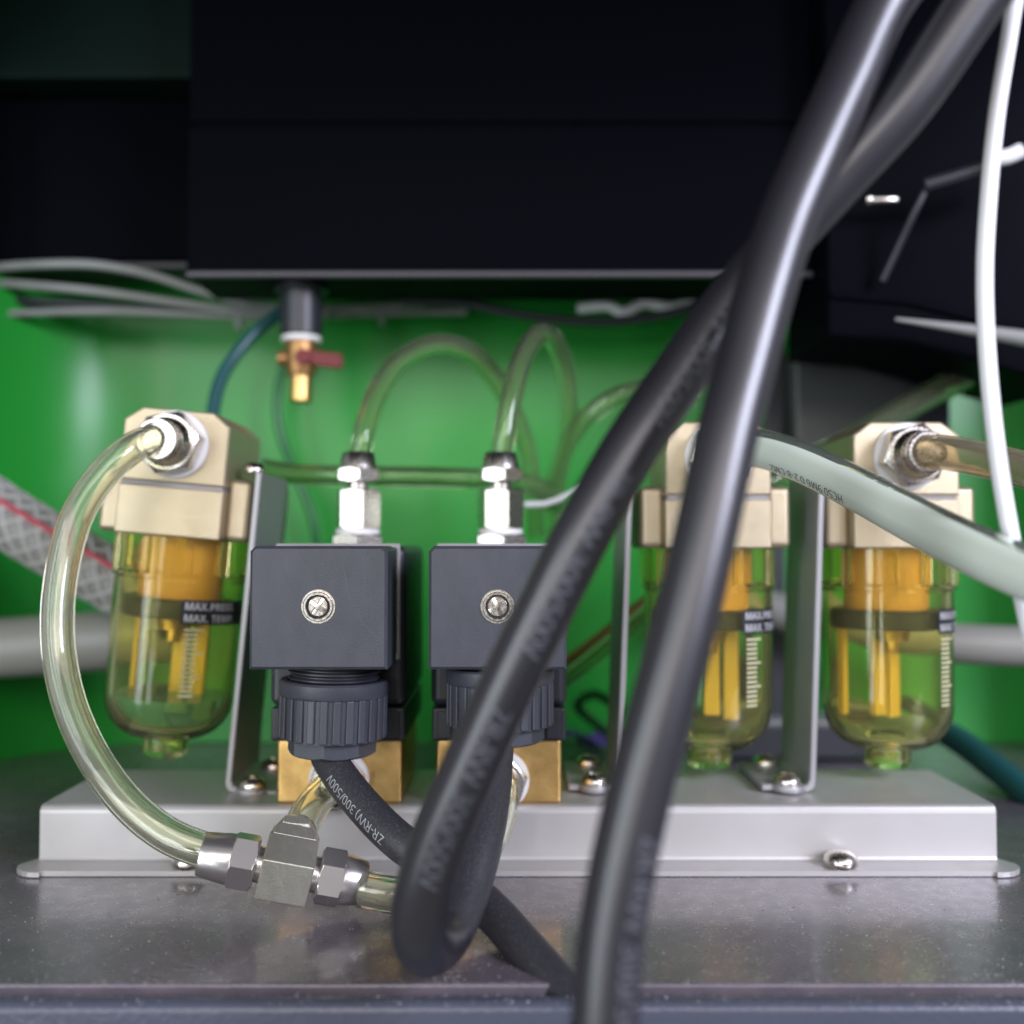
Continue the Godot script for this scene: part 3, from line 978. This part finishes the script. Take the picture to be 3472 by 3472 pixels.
	for k in 16:
		st = new_st()
		var path := []
		for i in line.size():
			var fr = rings(line)[i]
			var a: float = TAU * (k / 2) / 8.0 + (1 if k % 2 else -1) * fr[3] / 8.6 * 1.0
			path.append([fr[0] + (fr[1] * cos(a) + fr[2] * sin(a)) * 8.7, fr[4], fr[3]])
		for i in path.size():
			path[i][1] = (path[mini(i + 1, path.size() - 1)][0] - path[maxi(i - 1, 0)][0]).normalized()
		sweep(st, path, 0.75, 6, 0.0, org)
		obj("braid_strand", st, M["braid"], h)
	st = new_st()
	var fr2 := rings(line)
	var rp := []
	for f in fr2:
		var up: Vector3 = Vector3(0, 0.62, 0.78)
		up = (up - f[4] * up.dot(f[4])).normalized()
		rp.append([f[0] + up * 9.0, f[4], f[3]])
	sweep(st, rp, 0.9, 8, 0.0, org)
	obj("red_line", st, M["red stripe"], h)
	run("grey_hose", "plain grey hose crossing behind the left filter bowl", "hose", [Vector3(-178.0, 40.5, -330.0), Vector3(-164.4, 40.8, -330.0), Vector3(-144.0, 42.2, -330.0), Vector3(-123.6, 43.7, -330.0), Vector3(-108.9, 44.4, -332.0)], 9.6, M["grey hose"], 0.0, "", 28)
	# right rear corner
	var b := thing("grey_junction_box", "dark grey box at the back, above the middle and right filters", "box", Vector3(124.6, 97.9, -362.0))
	st = new_st()
	box(st, Vector3(-27, 2, -10), Vector3(26, 44, 10), 1.5)
	obj("box_body", st, M["dark grey box"], b)
	st = new_st()
	box(st, Vector3(12, 14, 9.8), Vector3(25, 30, 14), 0.8)
	obj("terminal_block", st, M["dark plastic"], b)
	b = thing("rear_post", "black upright post behind the middle filter", "post", Vector3(93.3, 0.9, -366.0))
	st = new_st()
	box(st, Vector3(-3, 0, -3), Vector3(3.5, 146, 3), 0.5)
	obj("post_bar", st, M["dark plastic"], b)
	run("rear_tube", "dim translucent tube slanting behind the junction box and right filter", "tube", [Vector3(64.3, 85.9, -300.0), Vector3(82.9, 95.6, -305.0), Vector3(102.0, 104.9, -310.0), Vector3(120.5, 115.3, -316.0), Vector3(139.7, 125.0, -322.0), Vector3(158.5, 134.2, -326.0)], 4.0, M["green tube"], 2.6, "", 20)
	b = thing("low_black_box", "low black box on the shelf between the middle and right filters", "box", Vector3(95.1, 0.7, -360.0))
	st = new_st()
	box(st, Vector3(-24, 0.2, -12), Vector3(28, 11.5, 8), 0.9)
	obj("box_body", st, M["dark plastic"], b)
	st = new_st()
	box(st, Vector3(-24.3, 11.4, -12.3), Vector3(28.3, 13.0, 8.3), 0.5)
	obj("pale_lid", st, M["pale cable"], b)
	st = new_st()
	lathe(st, at(0.5, 22, -12, axis_to(Vector3(0, 0, 1))), [Vector2(0, 0), Vector2(2.6, 0), Vector2(2.4, 1.2), Vector2(1.4, 2.2), Vector2(0, 2.5)], 20)
	box(st, Vector3(-16, 12.9, -20), Vector3(14, 28, -12), 1.2)
	obj("lamp_bracket", st, M["dark grey box"], b)
	run("rear_hose", "pale grey hose running to the right behind the right filter", "hose", [Vector3(66.9, 55.1, -356.0), Vector3(88.0, 51.7, -352.0), Vector3(106.7, 46.6, -348.0), Vector3(129.5, 42.6, -342.0), Vector3(148.0, 41.5, -336.0), Vector3(175.9, 40.8, -330.0)], 6.6, M["grey hose"], 0.0, "", 20)
	run("blue_green_tube", "blue green tube lying on the shelf behind the right filter", "tube", [Vector3(135.8, 15.9, -350.0), Vector3(141.5, 12.1, -330.0), Vector3(145.5, 6.7, -310.0), Vector3(150.8, -0.8, -290.0)], 4.2, M["teal cable"], 0.0, "", 16)
	run("floor_wire", "thin dark wire lying beside the right end of the plate", "wire", [Vector3(134.5, -0.7, -300.0), Vector3(141.8, -0.7, -296.0), Vector3(153.8, -0.8, -290.0)], 0.9, M["dark plastic"], 0.0, "", 10)
	# violet packet
	st = new_st()
	for i in 8:
		for j in 4:
			var q := []
			for c in [[0, 0], [1, 0], [1, 1], [0, 1]]:
				var x: float = (i + c[0]) * 3.0
				var z: float = (j + c[1]) * 3.0
				q.append(Vector3(x, 0.6 + 2.2 * sin(x * 0.3 + z * 0.2) + 1.2 * sin(z * 0.7) + 2.2, -z))
			quad(st, q[0], q[1], q[2], q[3], Vector3.UP)
			quad(st, q[0] - Vector3(0, 0.3, 0), q[1] - Vector3(0, 0.3, 0), q[2] - Vector3(0, 0.3, 0), q[3] - Vector3(0, 0.3, 0), Vector3.DOWN)
	var pk := obj("foil_packet", st, M["violet foil"])
	pk.position = Vector3(18.1, 1.7, -366.0) * MM
	tag(pk, "crumpled violet foil packet lying behind the second valve", "packet")
	# bits at the upper right
	var sc := thing("terminal_pin", "short bright metal pin sticking out at the upper right", "pin", Vector3(105.6, 172.4, -290.0))
	st = new_st()
	lathe(st, at(-3.6, 0, 0, axis_to(Vector3(1, 0.02, 0))), disc(1.0, 0, 8.4, 0.3), 16)
	lathe(st, at(-4.6, 0, 0, axis_to(Vector3(1, 0.02, 0))), disc(1.7, 0, 1.8, 0.4), 16)
	obj("pin_shaft", st, M["nickel"], sc)
	run("thin_wire", "thin grey wire slanting down from the metal pin", "wire", [Vector3(122.5, 177.5, -284.0), Vector3(117.2, 174.6, -285.0), Vector3(114.0, 168.4, -286.0), Vector3(111.2, 160.6, -290.0), Vector3(107.2, 150.2, -294.0)], 1.1, M["dark plastic"], 0.0, "", 10)
	run("violet_lead", "pale violet lead poking out behind the white tube", "lead", [Vector3(115.8, 174.5, -284.0), Vector3(123.1, 176.1, -282.0), Vector3(129.6, 177.8, -280.0), Vector3(136.0, 179.8, -278.0), Vector3(143.8, 183.4, -276.0)], 2.0, M["dark plastic"], 0.0, "", 12)
	run("lead_tip", "bright bare tip of the violet lead at the right edge", "lead", [Vector3(130.4, 179.0, -276.0), Vector3(134.6, 179.2, -275.0), Vector3(138.1, 180.6, -274.0)], 2.2, M["white cable"], 0.0, "", 12)
	run("pale_strip", "long pale strip tapering across the black side cover", "strip", [Vector3(109.4, 138.1, -290.0), Vector3(119.1, 136.2, -288.0), Vector3(131.7, 133.8, -286.0), Vector3(150.4, 129.6, -282.0)], 0.5, M["pale cable"], 0.0, "", 12, 2.8)

func plate_things() -> void:
	var p := thing("mounting_plate", "folded bare metal plate carrying the valves and filters", "plate", Vector3(1.4, 0, -238))
	var st := new_st()
	var prof := [Vector2(38.6, 0.3), Vector2(38.6, 12.0), Vector2(38.2, 13.0), Vector2(37.2, 13.8), Vector2(1.8, 13.8), Vector2(1.1, 13.7), Vector2(0.5, 13.3), Vector2(0.1, 12.7), Vector2(0, 12.0), Vector2(0, 2.0), Vector2(-0.3, 1.5), Vector2(-0.8, 1.3), Vector2(-8.0, 1.3), Vector2(-8.0, 0.15), Vector2(0.8, 0.15), Vector2(1.3, 0.6), Vector2(1.3, 11.6), Vector2(1.9, 12.4), Vector2(36.6, 12.4), Vector2(37.2, 11.8), Vector2(37.2, 0.3)]
	# profile in (back, up), pushed along x
	prism(st, Transform3D(Basis(Vector3(0, 0, -1), Vector3(0, 1, 0), Vector3(1, 0, 0)), Vector3.ZERO), prof, -110.2, 110.2, 0.15)
	obj("folded_sheet", st, M["plate metal"], p)
	for s in [-1.0, 1.0]:
		st = new_st()
		var poly := [Vector2(s * 108, -3.0), Vector2(s * 110.0, -3.0)]
		for k in 7:
			var a := PI / 2 * k / 6.0
			poly.append(Vector2(s * (107.2 + 6.0 * cos(a)), 3.0 + 6.05 * sin(a)))
		poly.append(Vector2(s * 106, 9.05))
		prism(st, Transform3D(Basis(Vector3(1, 0, 0), Vector3(0, 0, 1), Vector3(0, -1, 0)), Vector3(0, 1.33, 0)), poly, 0.0, 1.2, 0.12)
		obj("flange_corner", st, M["plate metal"], p)
	for x in [-74.2, 72.7]:
		var sg := new_st()
		lathe(sg, at(x, 1.3, 4.6), [Vector2(0, 0), Vector2(3.4, 0), Vector2(3.8, 0.5), Vector2(3.9, 1.3), Vector2(3.6, 2.2), Vector2(2.9, 3.0), Vector2(1.8, 3.5), Vector2(0, 3.7)], 32)
		obj("dome_screw", sg, M["nickel"], p)

	var v := make_valve("black solenoid valve on brass body, left of the pair, gland nut half unscrewed", 3.2, M["black plastic"])
	v.position = Vector3(-40, 13.8, -258) * MM
	v = make_valve("black solenoid valve right of the first one, gland nut screwed tight", 0.6, M["clean plastic"])
	v.position = Vector3(-3.0, 13.8, -258) * MM

	var f := make_filter("gold air filter at the left, leaning, clear tube looping from its port")
	f.position = Vector3(-89.0, 20.2, -264) * MM
	f.rotation.z = -0.088
	var f2 := dup(f, "gold air filter in the middle, partly hidden by the thick black cables")
	f2.position = Vector3(50.5, 17.0, -265) * MM
	f2.rotation.z = 0.0
	var f3 := dup(f, "gold air filter at the right end of the plate")
	f3.position = Vector3(96.5, 17.0, -265) * MM
	f3.rotation.z = 0.0
	st = new_st()
	lathe(st, Transform3D.IDENTITY, [Vector2(0, 7.6), Vector2(6.8, 7.8), Vector2(9.4, 8.6), Vector2(11.6, 10.3), Vector2(13.2, 13.2), Vector2(13.6, 15.6), Vector2(0, 15.6)], 48)
	obj("condensate", st, M["condensate"], f)
	for c in f3.get_children():
		if c.name.begins_with("guide_blade") or c.name.begins_with("float"):
			c.rotation.y = 0.45
		if c.name.begins_with("scale_mark") or c.name.begins_with("data_label"):
			c.rotation.y = 0.12
	for c in f2.get_children():
		if c.name.begins_with("guide_blade"):
			c.rotation.y = -0.3

	var b := make_bracket("leaning steel bracket holding the left filter", 1.0)
	b.position = Vector3(-69.6, 13.9, -249.5) * MM
	b.rotation.z = -0.09
	st = new_st()
	var ear := []
	for q in [Vector2(-26, 57), Vector2(-33, 59), Vector2(-33, 74), Vector2(-31, 77), Vector2(-26, 78)]:
		ear.append(q)
	prism(st, Transform3D(Basis(Vector3(0, 0, 1), Vector3(0, 1, 0), Vector3(-1, 0, 0)), Vector3.ZERO), ear, -1.4, -0.1, 0.2)
	obj("wide_ear", st, M["bracket steel"], b)
	pan_screw(b, Vector3(-2.4, 78.2, -8), Vector3.UP, 3.0, 2.4, M["nickel"])
	var b2 := make_bracket("steel bracket beside the middle filter, behind the black cables", -1.0)
	b2.position = Vector3(26.6, 13.9, -249.5) * MM
	b2.rotation.z = -0.04
	b2 = dup(b2, "steel bracket standing between the middle and right filters")
	b2.position = Vector3(73.4, 13.9, -249.5) * MM

	# tee
	var tc: Vector3 = Vector3(-44.7, 9.2, -206.0)
	var t := thing("tee_fitting", "scuffed nickel tee fitting joining three clear tubes below the left valve", "pipe fitting", tc)
	t.scale = Vector3.ONE * 0.87
	var e1 := Vector3(0.972, -0.225, -0.15).normalized()
	var e2 := Vector3(0.1, 0.27, -0.95)
	e2 = (e2 - e1 * e2.dot(e1)).normalized()
	var e3 := e1.cross(e2)
	var bb := Basis(e1, e2, e3)
	st = new_st()
	rbox(st, Transform3D(bb, Vector3.ZERO), Vector3(11.6, 10.6, 10.6), 0.35, 1)
	obj("tee_block", st, M["scuffed nickel"], t)
	st = new_st()
	prism(st, Transform3D(bb, e2 * 5.2), [Vector2(-5.3, 0), Vector2(5.3, 0), Vector2(5.3, 3.4), Vector2(3.9, 5.4), Vector2(-3.9, 5.4), Vector2(-5.3, 3.4)], -5.0, 5.0, 0.5)
	obj("tee_branch", st, M["scuffed nickel"], t)
	st = new_st()
	hex(st, Transform3D(axis_to(e2, 0.2), e2 * 10.4), 5.9, 0, 3.4)
	lathe(st, Transform3D(axis_to(e2), e2 * 10.4), [Vector2(0, 3.2), Vector2(5.0, 3.2), Vector2(4.3, 5.4), Vector2(4.05, 5.6), Vector2(3.8, 5.6), Vector2(3.8, 4.8), Vector2(0, 4.8)], 36)
	obj("branch_nut", st, M["scuffed nickel"], t)
	tee_nut(t, -e1 * 5.8, -e1, 0.1, M["tee nickel"], 1.0)
	tee_nut(t, e1 * 5.8, e1, 0.35, M["tee nickel"], 0.75)

func tubes() -> void:
	var g := "clear air tubes"
	var ct: Material = M["clear tube"]
	run("clear_tube", "clear tube looping from the left filter down to the tee", "tube", [Vector3(-81.7, 98.6, -243.0), Vector3(-83.5, 98.4, -238.0), Vector3(-87.0, 95.2, -232.0), Vector3(-92.1, 88.7, -229.0), Vector3(-96.3, 80.5, -227.0), Vector3(-98.4, 70.0, -225.0), Vector3(-98.7, 59.7, -223.0), Vector3(-97.3, 49.6, -221.0), Vector3(-93.2, 38.7, -218.0), Vector3(-86.8, 28.8, -215.0), Vector3(-78.0, 20.5, -211.0), Vector3(-69.1, 15.3, -208.0), Vector3(-60.6, 12.8, -206.0), Vector3(-57.1, 12.0, -206.0)], 3.5, ct, 2.25, g, 36)
	run("clear_tube", "short clear tube from the tee up into the left brass valve body", "tube", [Vector3(-45.6, 11.3, -216.0), Vector3(-44.6, 14.6, -221.0), Vector3(-42.6, 18.1, -227.0), Vector3(-39.8, 20.2, -231.0), Vector3(-38.4, 20.7, -233.0)], 3.7, ct, 2.3, g, 28)
	run("clear_tube", "clear tube from the tee passing behind the hanging cable to the right valve", "tube", [Vector3(-30.1, 5.4, -206.0), Vector3(-23.8, 4.2, -206.0), Vector3(-17.7, 3.0, -209.0), Vector3(-11.6, 3.7, -214.0), Vector3(-6.4, 7.6, -222.0), Vector3(-2.8, 13.9, -228.0), Vector3(-2.1, 19.2, -230.0), Vector3(-2.5, 20.9, -232.0)], 3.6, ct, 2.3, g, 28)
	var t2 := "small tubes rising from the valves"
	var gt: Material = M["green tube"]
	run("arched_tube", "thin clear tube arching from the left valve over to the back wall", "tube", [Vector3(-39.5, 96.7, -266.0), Vector3(-38.9, 101.1, -266.0), Vector3(-37.9, 106.9, -268.0), Vector3(-35.5, 115.2, -272.0), Vector3(-30.5, 124.1, -278.0), Vector3(-21.7, 130.1, -286.0), Vector3(-13.2, 130.1, -294.0), Vector3(-5.7, 124.5, -302.0), Vector3(0.3, 114.6, -310.0), Vector3(4.8, 103.2, -318.0), Vector3(6.5, 90.3, -324.0), Vector3(7.9, 76.9, -330.0)], 3.0, gt, 1.9, t2, 24)
	run("arched_tube", "thin clear tube bent tightly upwards over the right valve", "tube", [Vector3(-2.8, 96.7, -266.0), Vector3(-1.9, 102.5, -266.0), Vector3(-0.3, 111.8, -268.0), Vector3(2.0, 121.6, -272.0), Vector3(5.4, 129.6, -280.0), Vector3(9.1, 134.2, -290.0), Vector3(13.2, 133.2, -302.0), Vector3(16.6, 126.2, -312.0), Vector3(18.0, 115.0, -320.0), Vector3(16.7, 103.9, -326.0), Vector3(12.7, 92.3, -330.0), Vector3(9.3, 85.5, -332.0)], 3.0, gt, 1.9, t2, 24)
	run("arched_tube", "thin clear tube bowing right behind the black cables", "tube", [Vector3(55.2, 118.4, -300.0), Vector3(43.3, 120.1, -304.0), Vector3(32.7, 119.1, -308.0), Vector3(24.2, 114.0, -312.0), Vector3(18.0, 106.5, -318.0), Vector3(14.8, 97.0, -324.0), Vector3(14.4, 85.5, -330.0), Vector3(14.5, 71.8, -334.0)], 3.0, gt, 1.9, t2, 24)
	run("level_tube", "thin olive tube running level behind both valve fittings", "tube", [Vector3(-71.3, 95.6, -292.0), Vector3(-61.1, 93.9, -290.0), Vector3(-39.7, 93.2, -288.0), Vector3(-17.4, 92.9, -290.0), Vector3(-2.4, 92.5, -294.0), Vector3(10.1, 90.0, -304.0), Vector3(15.4, 85.0, -316.0)], 2.9, gt, 1.8, t2, 24)
	run("white_lead", "thin white lead curving behind the right valve fitting", "lead", [Vector3(3.7, 85.6, -300.0), Vector3(10.0, 86.0, -302.0), Vector3(16.4, 88.5, -304.0), Vector3(22.8, 91.7, -306.0)], 0.9, M["white cable"], 0.0, "", 10)
	run("low_tube", "olive tube slanting down behind the right valve", "tube", [Vector3(40.9, 54.9, -300.0), Vector3(29.0, 44.3, -306.0), Vector3(18.3, 34.9, -312.0), Vector3(7.2, 26.1, -318.0)], 2.6, gt, 1.6, "", 20)
	run("low_tube", "brownish tube slanting down just above the olive one", "tube", [Vector3(44.2, 59.0, -312.0), Vector3(30.0, 47.1, -316.0), Vector3(18.8, 38.1, -320.0), Vector3(5.7, 28.2, -326.0)], 2.2, M["old brass"], 0.0, "", 16)
	run("low_cable", "green cable looping low behind the right valve", "cable", [Vector3(36.3, 20.0, -330.0), Vector3(27.0, 24.5, -340.0), Vector3(22.0, 20.3, -345.0), Vector3(29.5, 12.3, -350.0), Vector3(38.9, 6.2, -354.0)], 1.6, M["green cable"], 0.0, "", 14)
	# milky hose from the middle filter and clear hose from the right one
	var pts := [Vector3(50.0, 95.3, -247.0), Vector3(50.5, 95.7, -238.0), Vector3(54.9, 95.3, -228.0), Vector3(60.4, 92.0, -218.0), Vector3(66.6, 86.5, -206.0), Vector3(72.0, 80.3, -192.0), Vector3(75.9, 74.9, -178.0), Vector3(79.7, 70.5, -165.0), Vector3(84.3, 66.4, -152.0)]
	var line := spline(pts)
	var org: Vector3 = line[line.size() / 2][0]
	var h := thing("milky_hose", "thick milky hose sweeping from the middle filter to the right edge", "hose", org)
	var st := new_st()
	sweep(st, line, 4.3, 32, 3.5, org)
	obj("hose_wall", st, M["milky hose"], h)
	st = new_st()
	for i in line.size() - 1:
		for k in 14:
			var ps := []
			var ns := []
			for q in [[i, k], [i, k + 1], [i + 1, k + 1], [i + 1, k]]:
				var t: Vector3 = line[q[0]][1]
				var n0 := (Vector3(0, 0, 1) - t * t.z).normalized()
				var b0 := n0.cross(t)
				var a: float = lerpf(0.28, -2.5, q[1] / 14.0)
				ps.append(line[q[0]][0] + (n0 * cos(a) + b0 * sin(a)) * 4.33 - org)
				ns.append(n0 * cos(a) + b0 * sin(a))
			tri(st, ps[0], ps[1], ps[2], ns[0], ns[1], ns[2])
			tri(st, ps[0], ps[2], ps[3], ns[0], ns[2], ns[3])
	obj("painted_sheen", st, M["milk"], h)  # added pale skin: the hose's bright reflection painted on its lower side
	st = new_st()
	cable_print(st, line, 4.34, "HC50 9M6 0 2-8 CM2", 1.9, 52, Vector3(0, 0, 1), -1.2, true, org)
	obj("printed_lettering", st, M["dark print"], h)
	run("clear_hose", "smoky clear hose leaving the right filter towards the right edge", "hose", [Vector3(97.3, 95.1, -248.0), Vector3(97.1, 95.5, -238.0), Vector3(100.4, 94.4, -232.0), Vector3(106.0, 92.2, -226.0), Vector3(115.8, 87.5, -216.0)], 4.0, M["smoky tube"], 2.6, "", 28)

func cables() -> void:
	# the looped cable: from the upper right, down to a tight bend, up into the right valve's gland
	var pts := [Vector3(80.1, 168.8, -148.0), Vector3(69.9, 155.4, -151.0), Vector3(59.7, 140.5, -154.0), Vector3(49.6, 129.3, -157.0), Vector3(41.1, 119.8, -158.5), Vector3(32.9, 109.7, -158.0), Vector3(25.9, 99.9, -156.0), Vector3(17.8, 88.2, -153.0), Vector3(10.5, 75.5, -151.0), Vector3(4.8, 64.2, -151.0), Vector3(-0.9, 52.4, -152.0), Vector3(-6.4, 40.3, -154.0), Vector3(-10.9, 29.9, -156.0), Vector3(-13.7, 21.0, -158.0), Vector3(-14.6, 14.3, -161.0), Vector3(-13.7, 8.3, -168.0), Vector3(-11.5, 7.0, -176.0), Vector3(-8.8, 10.5, -184.0), Vector3(-6.2, 17.2, -193.0), Vector3(-4.6, 24.3, -204.0), Vector3(-4.0, 30.2, -216.0), Vector3(-3.9, 32.6, -224.0)]
	var line := spline(pts)
	var org: Vector3 = line[line.size() / 2][0]
	var c := thing("looped_cable", "thick black cable bent back up into the right valve, printed along its length", "cable", org)
	var st := new_st()
	var bend := 0
	while line[bend][0].z < -0.0 and bend < line.size() - 2 and not (line[bend][1].y > 0.2 and line[bend][2] > 100.0):
		bend += 1
	sweep(st, line.slice(0, bend + 1), 4.3, 32, 0.0, org)
	obj("cable_sheath", st, M["cable rubber"], c)
	st = new_st()
	sweep(st, line.slice(bend), 4.3, 32, 0.0, org)
	obj("dusty_end", st, M["dusty rubber"], c)
	st = new_st()
	for k in 3:
		cable_print(st, line, 4.3, "ZR-RVV 300/500V", 2.9, 70 + k * 38, Vector3(0, 0.1, 1), 0.15, false, org)
	obj("printed_lettering", st, M["worn print"], c)
	pts = [Vector3(71.2, 172.3, -156.0), Vector3(57.9, 157.8, -154.0), Vector3(50.3, 142.7, -151.5), Vector3(44.4, 130.4, -149.0), Vector3(39.9, 120.4, -147.0), Vector3(36.3, 110.5, -144.8), Vector3(32.8, 99.4, -142.5), Vector3(29.5, 88.8, -140.0), Vector3(26.1, 75.6, -137.5), Vector3(22.7, 63.0, -135.5), Vector3(19.2, 51.5, -134.0), Vector3(16.3, 41.4, -133.0), Vector3(13.8, 31.0, -132.0), Vector3(12.4, 22.5, -131.5), Vector3(11.6, 13.3, -131.0), Vector3(11.1, 4.9, -131.0)]
	line = spline(pts)
	org = line[line.size() / 2][0]
	c = thing("hanging_cable", "thick black cable in front, running straight down to the bottom edge", "cable", org)
	st = new_st()
	sweep(st, line, 4.3, 32, 0.0, org)
	obj("cable_sheath", st, M["cable rubber"], c)
	st = new_st()
	cable_print(st, line, 4.3, "ZR-RVV 300/500V", 2.8, 150, Vector3(0, 0, 1), 0.5, false, org)
	obj("printed_lettering", st, M["worn print"], c)
	pts = [Vector3(-40.7, 31.5, -224.0), Vector3(-39.7, 28.5, -222.0), Vector3(-36.5, 25.2, -218.0), Vector3(-29.9, 20.0, -211.0), Vector3(-22.1, 15.2, -204.0), Vector3(-12.8, 10.9, -199.0), Vector3(-4.5, 6.2, -193.0), Vector3(3.2, 1.2, -184.0), Vector3(9.7, -3.0, -175.0), Vector3(14.7, -7.1, -166.0)]
	line = spline(pts)
	org = line[line.size() / 2][0]
	c = thing("dusty_cable", "dusty black cable from the left valve's gland running down to the right", "cable", org)
	st = new_st()
	sweep(st, line, 3.7, 32, 0.0, org)
	obj("cable_sheath", st, M["dusty rubber"], c)
	st = new_st()
	cable_print(st, line, 3.7, "ZR-RVV) 300/500V", 1.9, 31.0, Vector3(0, 0, 1), -0.1, true, org)
	obj("printed_lettering", st, M["cable print"], c)
	run("white_tube", "thin bright white tube hanging down the right edge", "tube", [Vector3(89.2, 180.3, -170.0), Vector3(85.4, 167.5, -170.0), Vector3(83.7, 158.4, -170.0), Vector3(81.5, 145.7, -170.0), Vector3(79.9, 131.3, -170.0), Vector3(79.1, 118.7, -170.0), Vector3(79.4, 104.4, -170.0), Vector3(80.8, 88.5, -170.0), Vector3(82.9, 74.4, -170.0), Vector3(85.8, 58.6, -170.0), Vector3(88.3, 48.1, -170.0)], 1.4, M["white cable"], 0.0, "", 24)

func dust() -> void:
	var rng := RandomNumberGenerator.new()
	rng.seed = 11
	var st := new_st()
	tri(st, Vector3(-0.5, 0, -0.2), Vector3(0.5, 0.1, -0.1), Vector3(0.1, 0.15, 0.4), Vector3.UP, Vector3.UP, Vector3.UP)
	tri(st, Vector3(-0.5, 0, -0.2), Vector3(0.1, 0.15, 0.4), Vector3(-0.3, 0.2, 0.3), Vector3.UP, Vector3.UP, Vector3.UP)
	var mm := MultiMesh.new()
	mm.transform_format = MultiMesh.TRANSFORM_3D
	mm.mesh = st.commit()
	mm.instance_count = 5200
	for i in 5200:
		var z := -174.6 - 40.0 * pow(rng.randf(), 2.0)
		var y := 0.04
		if i % 6 == 0:
			z = rng.randf_range(-172, -168)
			y = -0.72
		elif i % 7 == 0:
			z = rng.randf_range(-230, -176)
		var s := rng.randf_range(0.12, 0.42) * (2.0 if i % 60 == 0 else 1.0)
		mm.set_instance_transform(i, Transform3D(Basis.from_euler(Vector3(rng.randf_range(-0.4, 0.4), rng.randf() * TAU, rng.randf_range(-0.4, 0.4))).scaled(Vector3.ONE * s), Vector3(120.0 - 235.0 * pow(rng.randf(), 1.5), y, z) * MM))
	var o := MultiMeshInstance3D.new()
	o.name = "dust"
	o.multimesh = mm
	o.material_override = M["dust"]
	add_child(o)
	tag(o, "pale dust specks scattered along the front of the black shelf", "", "", "stuff")
